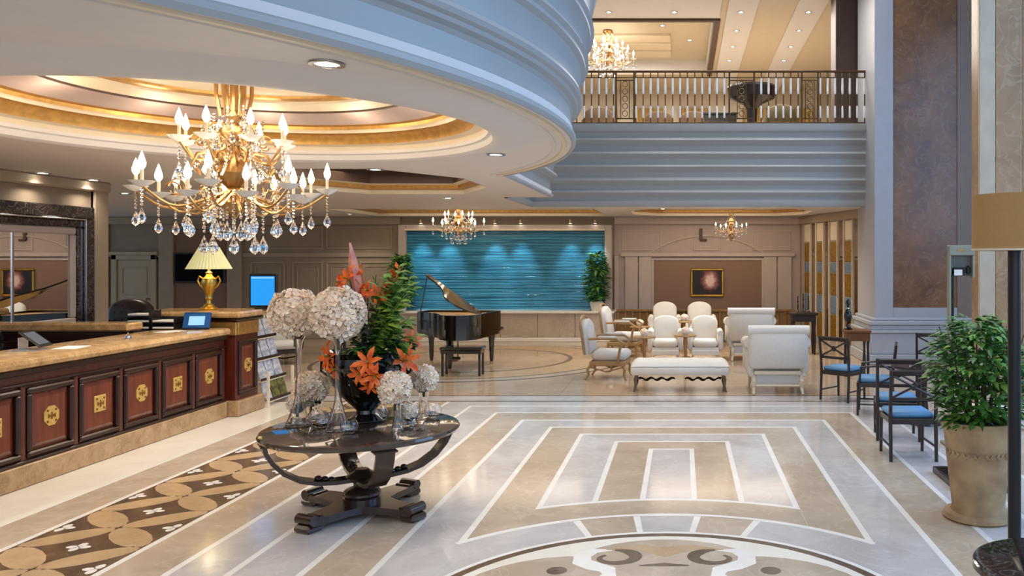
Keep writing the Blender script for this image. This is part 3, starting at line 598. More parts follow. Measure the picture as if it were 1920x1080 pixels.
# ================================================================== CHANDELIERS
def crystal_drop(m, x, y, z, s):
    """faceted almond that hangs with its top at z."""
    m.lathe([(.001, 0), (s*.16, -s*.35), (s*.42, -s*.95), (s*.36, -s*1.25), (s*.001, -s*1.55)], 6, x, y, z)
def chandelier(name, label, loc, rad, n_low, n_up, zlow, zup, ztop, zbot, group=None, simple=False, metal=None):
    """z values are heights below loc (the fixing): the bulbs of the lower and the upper tier, the bottom."""
    mt = metal or brass
    t = thing(name, label, 'chandelier', loc, 0, group)
    k = rad/.66
    M().lathe([(.001, 0), (.10*k, 0), (.12*k, -.02), (.08*k, -.06), (.02*k, -.09), (.001, -.09)], 20).build('ceiling_rose', mt, t)
    M().cyl((0, 0, -.05), (0, 0, zup+.05), .03*k, seg=10).build('hanging_rod', mt, t)
    for q in range(6): g = q*PI/3+.4; M().tube([(.125*k*math.cos(g), .125*k*math.sin(g), -.02), (.12*k*math.cos(g), .12*k*math.sin(g), zup*.6), (.09*k*math.cos(g), .09*k*math.sin(g), zup+.02)], .014*k, 6).build('hanging_rod', mt, t)
    hp = [(.001, zup+.08), (.03, zup+.07), (.06, zup+.02), (.035, zup-.04), (.10, zup-.08), (.12, zup-.12), (.05, zup-.18), (.035, zup-.26), (.07, zlow+.06), (.11, zlow), (.13, zlow-.06), (.09, zlow-.14), (.05, zlow-.18), (.10, zlow-.24), (.11, zlow-.30), (.05, zlow-.37), (.02, zlow-.42), (.001, zlow-.44)]
    M().lathe([(r*k, z) for r, z in hp], 20).build('stem', mt, t)
    def tier(n, r, zb, hub, off, big):
        for i in range(n):
            g = off+2*PI*i/n; c_, s_ = math.cos(g), math.sin(g)
            rr_ = r*(1 if i % 2 == 0 or not big else .74); zz = zb-(0 if i % 2 == 0 or not big else .06*k)
            pts = []
            for q in range(11):
                u = q/10; rad_ = .06*k+(rr_-.06*k)*u
                pts.append((c_*rad_, s_*rad_, hub+(zz-.20*k-hub)*u-.16*k*math.sin(u*PI)*(1.25-u)+.05*k*math.sin(u*2*PI)))
            am = M().tube(pts, [.013*k-.004*k*q/10 for q in range(11)], 6)
            if not simple:                                      # a scroll that curls under the arm
                cxs = [(c_*(rr_*.62+.07*k*math.cos(w_)*(1-w_/9)), s_*(rr_*.62+.07*k*math.cos(w_)*(1-w_/9)), zz-.19*k+.07*k*math.sin(w_)*(1-w_/9)) for w_ in [q*.5 for q in range(13)]]
                am.tube(cxs, .007*k, 5)
            am = am.build('arm', mt, t)
            x, y, z = pts[-1]
            M().lathe([(.01*k, z), (.05*k, z+.012*k), (.085*k, z+.035*k), (.08*k, z+.03*k), (.045*k, z+.005*k), (.01*k, z-.01)], 12, x, y).build('drip_dish', frost, am)
            M().cyl((x, y, z), (x, y, z+.115*k), .012*k, seg=8).build('candle', cove_c, am)
            M().lathe([(.010*k, .115*k), (.024*k, .137*k), (.027*k, .16*k), (.016*k, .20*k), (.004*k, .235*k), (.001, .242*k)], 8, x, y, z).build('bulb', bulbM, am)
            ch = M(); nb = 3 if simple else 5
            for q in range(nb): ch.ball((x, y, z-.025*k-q*.026*k), .0105*k, 5, 4)
            crystal_drop(ch, x, y, z-.02*k-nb*.026*k, .075*k); ch.build('crystal_drop', crystal, am, kind='stuff')
    tier(n_low, rad, zlow, zlow-.20*k, .26, True)
    if n_up: tier(n_up, rad*.56, zup, zup-.22*k, 0, False)
    # bead chains from the crown to the arms and hanging strings with almonds
    for i in range(n_low):
        g = .1+2*PI*i/n_low; r_ = rad*(.30 if i % 2 else .48); m = M(); z0 = zlow-(.20 if i % 2 else .16)*k; nbd = 11 if i % 2 else 8
        for q in range(nbd): m.ball((r_*math.cos(g), r_*math.sin(g), z0-q*.030*k), (.011+.003*(q % 2))*k, 5, 4)
        crystal_drop(m, r_*math.cos(g), r_*math.sin(g), z0-nbd*.030*k, .095*k); m.build('crystal_string', crystal, t, kind='stuff')
    for i in range(max(n_up, 4)):
        g = .3+2*PI*i/max(n_up, 4); m = M()
        for q in range(17):
            u = q/16; r_ = rad*(.12+.48*u); m.ball((r_*math.cos(g), r_*math.sin(g), zup+.02+(zlow-.12*k-zup)*u-.10*k*math.sin(u*PI)), .011*k, 5, 4)
        m.build('bead_chain', crystal, t, kind='stuff')
    if not simple:                                              # glass leaves and drops that dress the stem and the upper arms
        for i in range(30):
            g = i*2.4; u = i/29; r_ = rad*(.10+.22*abs(math.sin(u*PI*1.3))); z0 = zup+.10+(zlow-.05-zup)*u; m = M()
            for q in range(3): m.ball((r_*math.cos(g), r_*math.sin(g), z0-q*.026*k), .011*k, 5, 4)
            crystal_drop(m, r_*math.cos(g), r_*math.sin(g), z0-.075*k, .06*k); m.build('crystal_string', crystal, t, kind='stuff')
        for i in range(8):
            g = i*PI/4; m = M(); c_, s_ = math.cos(g), math.sin(g)
            m.tube([(c_*r_*k, s_*r_*k, zlow+z_) for r_, z_ in ((.08, .02), (.16, .10), (.25, .08), (.29, -.01), (.25, -.07), (.20, -.03))], [.016*k, .015*k, .013*k, .011*k, .009*k, .006*k], 6)
            m.build('scroll', mt, t)
    for i in range(6):
        g = .5+2*PI*i/6; m = M(); r_ = rad*.14; z0 = zlow-.30*k
        for q in range(4): m.ball((r_*math.cos(g), r_*math.sin(g), z0-q*.03*k), .012*k, 5, 4)
        crystal_drop(m, r_*math.cos(g), r_*math.sin(g), z0-.12*k, .10*k); m.build('crystal_string', crystal, t, kind='stuff')
    return t
chandelier('chandelier', 'large brass chandelier with candle bulbs and crystal drops under the round recess', (cc[0], cc[1], 3.71), .70, 16, 8, -.86, -.48, 0, 0)
lamp('POINT', 'chandelier_glow', (cc[0], cc[1], 2.75), 45, WARM, .35); lamp('POINT', 'chandelier_glow', (cc[0], cc[1]-.1, 3.3), 16, WARM, .25)
x, y, _ = at(860, 420, 19.5); chandelier('chandelier', 'small chandelier of white bulbs in front of the teal water wall', (x, y, 3.55), .58, 12, 6, -.52, -.36, 0, 0, simple=True, metal=brass)
x, y, _ = at(1371, 430, 19.5); chandelier('chandelier', 'little brass chandelier over the white armchairs, near the painting', (x, y, 3.55), .38, 8, 0, -.62, -.45, 0, 0, simple=True)
x, y, _ = at(1140, 105, 23); chandelier('chandelier', 'bright chandelier hanging in the upper gallery above the railing', (x, y, ZG+.44), .72, 14, 7, -.55, -.3, 0, 0, simple=True)

# ================================================================== RECEPTION DESK
XF = -6.05
t = thing('reception_desk', 'long mahogany reception desk with brown marble counter and gold crests', 'desk', (XF, 8.5, 0))
def D(m, name, mt, p=t, **k): o = m.build(name, mt, p, **k); return o
def lx(v): return v-XF
def ly(v): return v-8.5
yA, yB = 4.7, 10.94
D(M().box(lx(-6.7), -.02, ly(yA), ly(yB), .2, 1.09), 'carcass', wood)
D(M().box(lx(-6.75), .03, ly(yA), ly(yB), 0, .21, .012), 'plinth', plinM)
top = [(-.72, 1.09), (.03, 1.09), (.075, 1.105), (.085, 1.14), (.07, 1.175), (.04, 1.185), (-.72, 1.185), (-.72, 1.09)]
m = M(); n_ = len(top)
m.add([(x, ly(yA), z) for x, z in top]+[(x, ly(yB-.03), z) for x, z in top], [(i, i+1, n_+i+1, n_+i) for i in range(n_-1)]+[tuple(range(n_-1)), tuple(range(2*n_-2, n_-1, -1))])
D(m, 'counter_top', deskM)
D(M().box(-.03, .035, ly(yA), ly(yB), 1.03, 1.09, .012), 'frieze_moulding', woodd); D(M().box(-.03, .02, ly(yA), ly(yB), .93, .955, .006), 'frieze_moulding', woodd)
D(M().box(-.03, .02, ly(yA), ly(yB), .21, .245, .008), 'base_rail', woodd)
edges = [10.25-.66*k for k in range(8)]
def crest(p, x, y, z, s, kind):
    m = M()
    if kind % 2: m.box(x-.006, x+.008, y-s*.42, y+s*.42, z-s*.42, z+s*.42, .004)
    else: m.add([(x+.008, y+s*.5*math.cos(a_), z+s*.5*math.sin(a_)) for a_ in [PI/8+i*PI/4 for i in range(8)]]+[(x-.006, y+s*.5*math.cos(a_), z+s*.5*math.sin(a_)) for a_ in [PI/8+i*PI/4 for i in range(8)]], [tuple(range(8))]+[(i, (i+1) % 8, 8+(i+1) % 8, 8+i) for i in range(8)])
    m.build('crest_plate', crestg, p)
    m = M()
    for dy, dz, wy, wz in ((0, .0, .06, .34), (0, .0, .34, .06), (-.26, .26, .1, .1), (.26, .26, .1, .1), (-.26, -.26, .1, .1), (.26, -.26, .1, .1), (-.2, 0, .05, .2), (.2, 0, .05, .2)):
        m.box(x+.006, x+.014, y+(dy-wy/2)*s, y+(dy+wy/2)*s, z+(dz-wz/2)*s, z+(dz+wz/2)*s, .002)
    m.ball((x+.012, y, z), (.008, s*.1, s*.1), 8, 6); m.build('crest_relief', mat('crest_relief', '8a5a22', .35, .5, var=.2), p)
def desk_panel(p, x, y0, y1, z0, z1, kind):
    fr = M(); tt = .055
    for a_, b_, c_, d_ in frame_pts(y0, y1, z0, z1, tt): fr.box(x-.03, x+.03, a_, b_, c_, d_, .014)
    pn = fr.build('panel', woodd, p)
    pts = [(y0+tt, z0+tt), (y1-tt, z0+tt), (y1-tt, z1-tt), (y0+tt, z1-tt)]; g = .06; ins = [(y0+tt+g, z0+tt+g), (y1-tt-g, z0+tt+g), (y1-tt-g, z1-tt-g), (y0+tt+g, z1-tt-g)]
    M().add([(x-.012, *q) for q in pts]+[(x+.012, *q) for q in ins], [(i, (i+1) % 4, 4+(i+1) % 4, 4+i) for i in range(4)]+[(4, 5, 6, 7)]).build('raised_field', woodl, pn, 20)
    crest(pn, x+.012, (y0+y1)/2, (z0+z1)/2+.02, .2, kind)
for k, e0 in enumerate(edges): desk_panel(t, 0, ly(e0), ly(e0+.585), .26, .905, k)
for k, e0 in enumerate(edges+[10.25-.66*8]): D(M().box(-.03, .012, ly(e0+.595), ly(e0+.65), .245, .93, .006), 'stile', wood)
# raised end with its back return
p = thing('desk_pedestal', 'raised mahogany desk end with gold frieze and marble cap beside the leaflet rack', 'desk', (-5.95, 11.0, 0))
M().box(-1.2, 0, .0, .58, .2, 1.30, .006).build('carcass', wood, p); M().box(-1.25, .07, -.04, .64, 0, .21, .015).build('plinth', plinM, p)
desk_panel(p, 0, .06, .52, .27, 1.0, 0)
M().box(-.05, .03, .02, .56, 1.08, 1.26, .01).build('gold_frieze', gold_leaf, p); M().box(-.6, .02, -.025, .02, 1.08, 1.26, .01).build('gold_frieze', gold_leaf, p)
M().box(-1.22, .05, -.05, .63, 1.27, 1.32, .012).build('cap_moulding', woodd, p)
M().box(-1.3, .12, -.12, .70, 1.32, 1.40, .025).build('marble_cap', deskM, p)
# staff side: lower work top and the cross partition
p = thing('work_counter', 'dark low work top behind the reception counter', 'counter', (-7.1, 8.0, 0))
M().box(-.3, .3, -3, 2.05, .76, .8, .01).build('work_top', woodd, p); M().box(-.26, .2, -2.95, 2.0, 0, .76).build('cupboard', woodd, p)
p = thing('partition_ledge', 'brown marble ledge on a dark partition in front of the mirror', 'ledge', (-7.6, 10.1, 0))
M().box(-.78, .82, 0, .3, 1.21, 1.31, .02).build('marble_ledge', deskM, p); M().box(-.78, .72, .04, .26, 0, 1.21).build('partition_panel', woodd, p)
# mirror on the left wall
p = thing('wall_mirror', 'large mirror in a dark brown marble frame on the left wall', 'mirror', (-8.4, 9.9, 0))
def fr_x(name, mt, y0, y1, z0, z1, t_, d, c=.015):
    for a_, b_, c_, d_ in frame_pts(y0, y1, z0, z1, t_): M().box(0, d, a_, b_, c_, d_, c).build(name, mt, p)
fr_x('outer_frame', blackM, -2.4, 1.78, .9, 2.82, .17, .10); fr_x('silver_bead', silver, -2.23, 1.61, 1.07, 2.65, .02, .11, .005); fr_x('dark_frame', blackM, -2.21, 1.59, 1.09, 2.63, .10, .07)
fr_x('pale_frame', mauvet, -2.11, 1.49, 1.19, 2.53, .1, .05)
M().box(0, .02, -2.01, 1.39, 1.29, 2.43).build('mirror_glass', mat('mirror', (.82, .84, .86), .01, 1, var=.01), p)
M().box(.018, .03, .42, .45, 1.29, 2.43).build('glazing_bar', silver, p); M().box(.018, .03, .02, .04, 1.29, 2.43).build('glazing_bar', silver, p)

# things on the desk ------------------------------------------------
def ax2(px, Y): return (px-1280)*Y/F
def lamp_shade_pleats(m, r0, z0, r1, z1, n=40):
    vs = []; fs = []
    for r, z in ((r0, z0), (r1, z1)):
        for j in range(2*n):
            a_ = PI*j/n; q = r*(1 if j % 2 else .955); vs.append((q*math.cos(a_), q*math.sin(a_), z))
    for j in range(2*n): fs.append((j, (j+1) % (2*n), 2*n+(j+1) % (2*n), 2*n+j))
    return m.add(vs, fs)
x, y, z = at(392, 577, 11.3)
p = thing('table_lamp', 'gold urn table lamp with pleated green-white shade on the raised desk end', 'lamp', (x, y, 1.40))
M().lathe([(.001, .0), (.115, 0), (.12, .02), (.10, .035), (.07, .05), (.065, .07), (.03, .09), (.025, .13), (.045, .16), (.04, .18), (.055, .24), (.085, .32), (.095, .38), (.085, .43), (.05, .46), (.035, .49), (.045, .51), (.02, .53), (.015, .60), (.001, .60)], 22).build('base', gold, p)
for s in (1, -1): M().tube([(s*.08, 0, .42), (s*.13, 0, .46), (s*.155, 0, .40), (s*.12, 0, .33), (s*.08, 0, .30)], .011, 6).build('handle', gold, p)
lamp_shade_pleats(M(), .285, .56, .125, .86).build('lamp_shade', mat('pleated_shade', 'd9d6a6', .8, var=.04, emit=hx('e8e2a4'), es=.35), p, 10)
M().cyl((0, 0, .6), (0, 0, .9), .006).ball((0, 0, .9), .016, 8, 6).build('finial', gold, p)
lamp('POINT', 'desk_lamp_glow', (x, y, 1.40+.68), 6, WARM, .06)
x, y, z = at(494, 580, 11.55)
p = thing('display_screen', 'upright black screen glowing blue on the raised desk end', 'screen', (x, y, 1.40), .0)
M().box(-.195, .195, -.02, .02, .02, .49, .008).build('casing', black, p); M().box(-.165, .165, -.0235, -.0195, .05, .455).build('screen', screenM, p); M().box(-.16, .16, -.0245, -.0235, .425, .44).build('screen_bar', screen2M, p)
M().box(-.10, .10, -.06, .07, 0, .02, .005).build('stand', black, p)
p = thing('touch_terminal', 'small tilted terminal with blue rim and pale screen at the counter end', 'terminal', (ax2(367, 10.66), 10.66, 1.188), .15)
tm = Matrix.Rotation(-.35, 4, 'X')
M().box(-.165, .165, -.02, .02, 0, .23, .012, tm).build('casing', mat('navy_plastic', '12315c', .35), p); M().box(-.09, .10, -.0235, -.0195, .05, .17, 0, tm).build('screen', screen2M, p)
M().box(-.155, .155, -.022, -.0205, .02, .21, 0, tm).build('rim', mat('blue_rim', '1c5a9e', .4), p); M().box(-.1, .1, .0, .14, 0, .02, .004).build('foot', black, p)
lab = ['bottom', 'middle', 'top']
for k in range(3):
    for s, (px, nm) in enumerate(((270, 'left'), (316, 'right'))):
        if k == 2 and s: continue
        x = (px-1280)*10.75/F
        o = thing('document_tray', f'black document tray holding papers, {lab[k]} of the {nm} stack on the counter', 'tray', (x, 10.75, 1.185+k*.085))
        m = M().box(-.15, .15, -.12, .12, 0, .012).box(-.15, -.14, -.12, .12, .012, .07).box(.14, .15, -.12, .12, .012, .07).box(-.14, .14, .11, .12, .012, .07)
        for a_ in (-.145, .145):
            for b_ in (-.115, .115): m.box(a_-.005, a_+.005, b_-.005, b_+.005, .07, .0845)
        m.build('tray', black, o)
        o2 = M().box(-.135, .135, -.115, .105, 0, .022, .003).build('paper_stack', paper); o2.location = (x+.0, 10.745, 1.198+k*.085); tag(o2, f'white papers lying in the {lab[k]} tray of the {nm} stack', 'papers')
o = M().box(-.11, .11, -.16, .16, 0, .006, .002).build('open_brochure', paper); o.location = (*on_z(134, 652, 1.186)[:2], 1.186); o.rotation_euler = (0, 0, .2); tag(o, 'white brochure lying flat on the counter beside the card holder', 'brochure')
o = M().box(-.1, .1, -.15, .15, 0, .004, .001).build('paper_sheet', paper); o.location = (*on_z(318, 622, 1.186)[:2], 1.186); o.rotation_euler = (0, 0, -.3); tag(o, 'white sheet on the counter in front of the trays', 'paper')
x, y, z = on_z(60, 656, 1.186)
p = thing('card_holder', 'dark sloping card stand on the counter near the left edge', 'stand', (x, y, z), .3)
tm = Matrix.Translation((0, 0, .075)) @ Matrix.Rotation(.7, 4, 'Y')
M().box(-.12, .12, -.15, .15, .04, .055, .005, tm).build('sloping_plate', black, p); M().box(-.09, .09, -.12, .12, .0555, .058, 0, tm).build('card', mat('slate_card', '5d6672', .4), p)
M().box(-.12, .10, -.13, .13, 0, .01).box(-.08, -.07, -.1, .1, .01, .13).build('foot', silver, p)
x, y, z = on_z(240, 636, 1.186)
p = thing('desk_bell', 'small silver bell on the marble counter', 'bell', (x, y, z))
M().lathe([(.001, .002), (.04, 0), (.042, .008), (.03, .012), (.034, .018), (.030, .040), (.016, .052), (.001, .054)], 16).build('dome', silver, p); M().cyl((0, 0, .05), (0, 0, .066), .004).ball((0, 0, .068), .007, 8, 6).build('button', silver, p)
# leaflet rack
p = thing('leaflet_rack', 'cream metal leaflet rack with four sloping tiers beside the desk end', 'rack', (-6.0, 12.05, 0))
for y_ in (-.36, .36): M().box(-.30, -.27, y_-.015, y_+.015, 0, 1.28, .005).box(-.30, .16, y_-.012, y_+.012, 0, .05, .005).box(.12, .16, y_-.012, y_+.012, .05, .5, .005).build('side_frame', cove_c, p)
tiers = [(.93, 'top'), (.63, 'second'), (.34, 'third'), (.05, 'bottom')]
kinds = [mat('leaflet_grey', 'd9dade', .5, col2='9aa0ac', scale=14), mat('leaflet_blue', '8b97ad', .5, col2='dfe2ea', scale=18), mat('leaflet_olive', '8b8a45', .5, col2='3e3a20', scale=9)]
for q, (z0, nm) in enumerate(tiers):
    xo_ = -.20+q*.075
    M().box(xo_-.02, xo_+.10, -.36, .36, z0, z0+.02, .005).build('tier', cove_c, p); M().box(xo_+.09, xo_+.10, -.36, .36, z0+.02, z0+.06).build('lip', dkwood, p)
    for i in range(3):
        o = M().box(-.009, .009, -.10, .10, 0, .27, .002, Matrix.Rotation(-.3, 4, 'Y')).build('leaflet', kinds[(0 if q < 3 else 2) if (i+q) % 3 else (1 if q < 3 else 0)])
        o.location = (-6.0+xo_+.062, 12.05-.23+i*.23, z0+.026); tag(o, ('near', 'middle', 'far')[i]+f' paper leaflet standing on the {nm} tier of the rack', 'leaflet', f'leaflets on the {nm} tier')
# ================================================================== ROUND TABLE WITH FLOWERS
TX, TY, TZ = -2.66, 6.86, .71
t = thing('round_table', 'dark round pedestal table with curved legs carrying the flowers', 'table', (TX, TY, 0))
M().lathe([(.001, TZ), (.75, TZ), (.775, TZ-.008), (.785, TZ-.025), (.775, TZ-.045), (.75, TZ-.052), (.001, TZ-.052)], 64).build('tabletop', mat('table_top', '4a3f38', .06, var=.35, scale=4, coat=.5), t)
for k in range(4):
    g = math.radians(-56+90*k); m = M(); prof_ = [(.74, .645), (.725, .58), (.68, .50), (.60, .41), (.48, .335), (.36, .30), (.22, .285), (.10, .285)]
    cs, sn = math.cos(g), math.sin(g); vs = []; wv = .07
    for i, (r_, z_) in enumerate(prof_):
        a_, b_ = prof_[max(0, i-1)], prof_[min(len(prof_)-1, i+1)]; tx, tz = b_[0]-a_[0], b_[1]-a_[1]; l_ = math.hypot(tx, tz); nx, nz = -tz/l_*.016, tx/l_*.016
        for sx, sw in ((1, -1), (1, 1), (-1, 1), (-1, -1)):
            rr_, zz_ = r_+nx*sx, z_+nz*sx; vs.append((cs*rr_-sn*sw*wv, sn*rr_+cs*sw*wv, zz_))
    n_ = len(prof_); fs = [(i*4+j, i*4+(j+1) % 4, (i+1)*4+(j+1) % 4, (i+1)*4+j) for i in range(n_-1) for j in range(4)]+[(3, 2, 1, 0), (n_*4-4, n_*4-3, n_*4-2, n_*4-1)]
    lg = M().add(vs, fs).build('leg', tabwood, t, 40)
    M().box(.66, .77, -.09, .09, .63, .648, .006, Matrix.Rotation(g, 4, 'Z')).build('bracket', tabwood, lg)
    for q in range(3): M().ball((cs*(.24+.05*q)-sn*0, sn*(.24+.05*q), .305+.012*q), (.03, .03, .022), 8, 6).build('carved_leaf', tabwood, lg)
M().lathe([(.001, .36), (.05, .36), (.07, .34), (.10, .325), (.13, .30), (.12, .27), (.07, .25), (.065, .22), (.10, .205), (.135, .19), (.15, .17), (.15, .15), (.13, .14), (.15, .13), (.15, .09), (.001, .09)], 28).build('pedestal', tabwood, t)
m = M(); pts = []
for k in range(4):
    g = math.radians(-114+90*k)
    for r_, da in ((.58, -.13), (.58, .13), (.30, .40), (.22, .785), (.30, 1.17)): pts.append((r_*math.cos(g+da), r_*math.sin(g+da)))
m.prism(pts, .045, .10).build('base', tabwood, t)
for k in range(4):
    g = math.radians(-114+90*k); mx_ = Matrix.Rotation(g, 4, 'Z')
    ft = M().box(.46, .62, -.085, .085, 0, .06, .02, mx_).build('foot', tabwood, t)
    M().cyl(tuple(mx_ @ Vector((.56, -.085, .095))), tuple(mx_ @ Vector((.56, .085, .095))), .042, seg=14).build('scroll', tabwood, ft)
    M().cyl(tuple(mx_ @ Vector((.48, -.07, .085))), tuple(mx_ @ Vector((.48, .07, .085))), .03, seg=12).build('scroll', tabwood, ft)
# urn
ux, uy = TX-.05, TY+.22
t = thing('flower_urn', 'black glazed footed urn in the middle of the round table', 'urn', (ux, uy, TZ))
M().lathe([(.001, 0), (.15, 0), (.155, .02), (.13, .04), (.085, .07), (.08, .10), (.13, .15), (.20, .22), (.27, .32), (.315, .42), (.33, .50), (.32, .56), (.34, .60), (.325, .605), (.29, .55), (.10, .4), (.001, .39)], 36).build('bowl', lacq, t)
M().lathe([(.155, .02), (.162, .012), (.155, .002)], 36).build('foot_ring', black, t)
for s in (-1, 1): M().tube([(s*.31, 0, .50), (s*.38, 0, .53), (s*.385, 0, .43), (s*.28, 0, .36)], .014, 6).build('handle', lacq, t)
# bouquet
f = thing('flower_bouquet', 'tall bouquet of orange lilies, plumes and green leaves in the black urn', 'flowers', (ux, uy, TZ+.58))
def bp(px, py, dy=0):
    a_ = at(px, py, uy+dy); return Vector((a_[0]-ux, dy, a_[2]-TZ-.58))
def lily(px, py, dy, s, face):
    c = bp(px, py, dy); st = M().tube([(0, 0, .0), tuple(c*.5+Vector((0, 0, .03))), tuple(c)], .006, 5).build('lily_stem', leafd, f)
    fd = Vector(face).normalized(); q = fd.to_track_quat('Z', 'Y').to_matrix().to_4x4(); q.translation = c
    for i in range(6):
        g = i*PI/3+R.random()*.3; r_ = Matrix.Rotation(g, 4, 'Z'); L_ = s*(1 if i % 2 else .9)
        vs = [(0, 0, 0), (L_*.35, -.18*L_, L_*.32), (L_*.35, .18*L_, L_*.32), (L_*.42, 0, L_*.26), (L_*.75, -.17*L_, L_*.42), (L_*.75, .17*L_, L_*.42), (L_*.80, 0, L_*.36), (L_*1.12, 0, L_*.26)]
        M().add(vs, [(0, 1, 3), (0, 3, 2), (1, 4, 6, 3), (3, 6, 5, 2), (4, 7, 6), (6, 7, 5)], q @ r_).build('lily_petal', orange, st, 60)
    M().tube([tuple(q @ Vector((0, 0, 0))), tuple(q @ Vector((.01, 0, s*.5)))], .008, 5).build('stamen', leafy, st)
for px, py, dy, s, fc in ((690, 680, -.38, .10, (.1, -1, .3)), (702, 705, -.40, .09, (.2, -1, -.1)), (676, 700, -.39, .085, (-.4, -1, -.2)), (695, 722, -.38, .07, (0, -1, -.5)), (622, 668, -.25, .11, (-.7, -.8, .1)), (632, 690, -.28, .08, (-.5, -.8, -.2)), (757, 675, -.2, .11, (.7, -.8, 0)),
                          (768, 638, -.05, .09, (.8, -.5, .3)), (655, 525, .0, .11, (-.6, -.7, .4)), (640, 530, .02, .08, (-.9, -.4, .2)), (712, 552, .0, .09, (.2, -.9, .4)), (690, 545, .02, .07, (-.3, -.9, .3))):
    lily(px, py, dy, s*1.25, fc)
def spike(px, py, dy, n, m_, base_frac=.45, wd=.035, ln=.10):
    c = bp(px, py, dy); b0 = Vector((c.x*.1, dy*.3, .0)); st = M().tube([tuple(b0), tuple(b0.lerp(c, .5)), tuple(c)], [.008, .006, .003], 5).build('spike_stem', leafd, f)
    m = M(); d = (c-b0).normalized()
    for i in range(n):
        u = base_frac+(1-base_frac)*i/n; pz = b0.lerp(c, u); g = i*2.4
        m.leafq(pz, d*.8+Vector((math.cos(g)*.55, math.sin(g)*.55, 0)), ln*(1.2-.5*u), wd*(1.2-.6*u), .0)
    m.build('bracts', m_, st)
spike(672, 500, .03, 14, orange, .55); spike(738, 510, .05, 16, orange, .5); spike(725, 545, -.02, 14, orange, .5); spike(748, 498, .06, 10, orange, .6)
spike(682, 560, -.05, 12, purple, .5, .03); spike(700, 575, -.08, 10, purple, .5, .03); spike(668, 545, -.02, 10, purple, .6, .03); spike(742, 615, -.1, 10, purple, .3, .03, .09)
spike(652, 505, .08, 9, leafy, .6, .012, .08); spike(705, 515, .06, 9, leafy, .6, .014, .09)
c = bp(657, 455, .02); b0 = Vector((0, 0, .05)); st = M().tube([tuple(b0), tuple(bp(668, 560, .02))], .007, 5).build('plume_stem', leafd, f)
b1 = bp(672, 565, .02); m = M(); sd = Vector((1, 0, 0)); pts = [b1.lerp(c, i/7) for i in range(8)]; ws = [.018, .04, .05, .052, .046, .036, .02, .003]
m.add([tuple(p_+sd*w_+Vector((0, 0, 0))) for p_, w_ in zip(pts, ws)]+[tuple(p_-sd*w_) for p_, w_ in zip(pts, ws)]+[tuple(p_+Vector((0, -.03, 0))) for p_ in pts]+[tuple(p_+Vector((0, .012, 0))) for p_ in pts],
      [q for i in range(7) for q in ((i, i+1, 17+i, 16+i), (8+i, 16+i, 17+i, 9+i), (i, 24+i, 25+i, i+1), (8+i, 9+i, 25+i, 24+i))]).build('plume', pinkp, st, 60)
R.seed(11)
def leaves_part(name, m_, n, zone, ln, wd):
    for i in range(n):
        c = bp(*zone()); b0 = c*.25+Vector((0, 0, .05)); m = M(); d = (c-b0).normalized()
        m.tube([tuple(b0*.3), tuple(b0), tuple(c)], .004, 4)
        for q in range(7):
            u = .35+.65*q/6; p_ = b0.lerp(c, u); g = q*2.3+R.random()
            m.leafq(p_, d*.45+Vector((math.cos(g)*.7, math.sin(g)*.7, .25*math.sin(g*2))), ln*(.7+.6*R.random()), wd*(.8+.5*R.random()), .25)
        m.build(name, m_, f)
U = R.uniform
leaves_part('leaf_spray', leafd, 15, lambda: (U(640, 765), U(560, 665), U(-.22, .15)), .13, .035)
leaves_part('leaf_spray', leaf, 16, lambda: (U(700, 768), U(520, 640), U(-.15, .2)), .13, .035)
leaves_part('leaf_spray', leaf, 7, lambda: (U(735, 770), U(490, 560), U(-.05, .25)), .14, .04)
leaves_part('leaf_spray', leafy, 10, lambda: (U(712, 778), U(545, 650), U(-.28, -.05)), .13, .036)
leaves_part('leaf_spray', leaf, 8, lambda: (U(735, 778), U(500, 640), U(-.2, .1)), .14, .04)
leaves_part('leaf_spray', leafy, 9, lambda: (U(700, 765), U(590, 650), U(-.28, .0)), .11, .03)
leaves_part('leaf_spray', leafd, 8, lambda: (U(620, 765), U(625, 672), U(-.36, .05)), .11, .03)
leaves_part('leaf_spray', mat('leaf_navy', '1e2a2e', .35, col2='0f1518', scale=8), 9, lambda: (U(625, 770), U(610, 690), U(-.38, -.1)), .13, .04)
# globes of white blossom in glass vases
def blossom(name, label, x, y, z, r, n):
    o = thing(name, label, 'flower ball', (x, y, z)); m = M(); gr = PI*(3-5**.5)
    for i in range(n):
        v = 1-2*(i+.5)/n; q = math.sqrt(1-v*v); g = gr*i; d = Vector((q*math.cos(g), q*math.sin(g), v)); qm = d.to_track_quat('Z', 'Y').to_matrix().to_4x4(); qm = qm @ Matrix.Rotation(R.uniform(-.5, .5), 4, 'X') @ Matrix.Rotation(R.uniform(-.5, .5), 4, 'Y'); qm.translation = d*r*(.84+.14*R.random())
        sz = r*(.20+.09*R.random())
        for k in range(5):
            a_ = k*2*PI/5+g; ca, sa = math.cos(a_), math.sin(a_)
            m.add([(0, 0, 0), (ca*sz*.8-sa*sz*.45, sa*sz*.8+ca*sz*.45, sz*.55), (ca*sz*1.2, sa*sz*1.2, sz*.45), (ca*sz*.8+sa*sz*.45, sa*sz*.8-ca*sz*.45, sz*.55)], [(0, 1, 2, 3)], qm)
    m.build('petals', bloom, o, 0); M().ball((0, 0, 0), r*.84, 20, 14).build('flower_core', mat('bloom_core', 'd8c5a8', .9, col2='b8a27c', scale=20), o)
    M().cyl((0, 0, -r*.8), (0, 0, -r*1.5), .012, seg=6).build('stem', leafy, o)
def vase(label, x, y, prof_): 
    o = thing('glass_vase', label, 'vase', (x, y, TZ+.001))
    inner = [(max(r_-.005, .001), z_+.006 if i == 0 else z_) for i, (r_, z_) in enumerate(prof_)][::-1]
    M().lathe([(.001, 0)]+prof_+inner+[(.001, .012)], 24).build('body', glass, o)
    return o
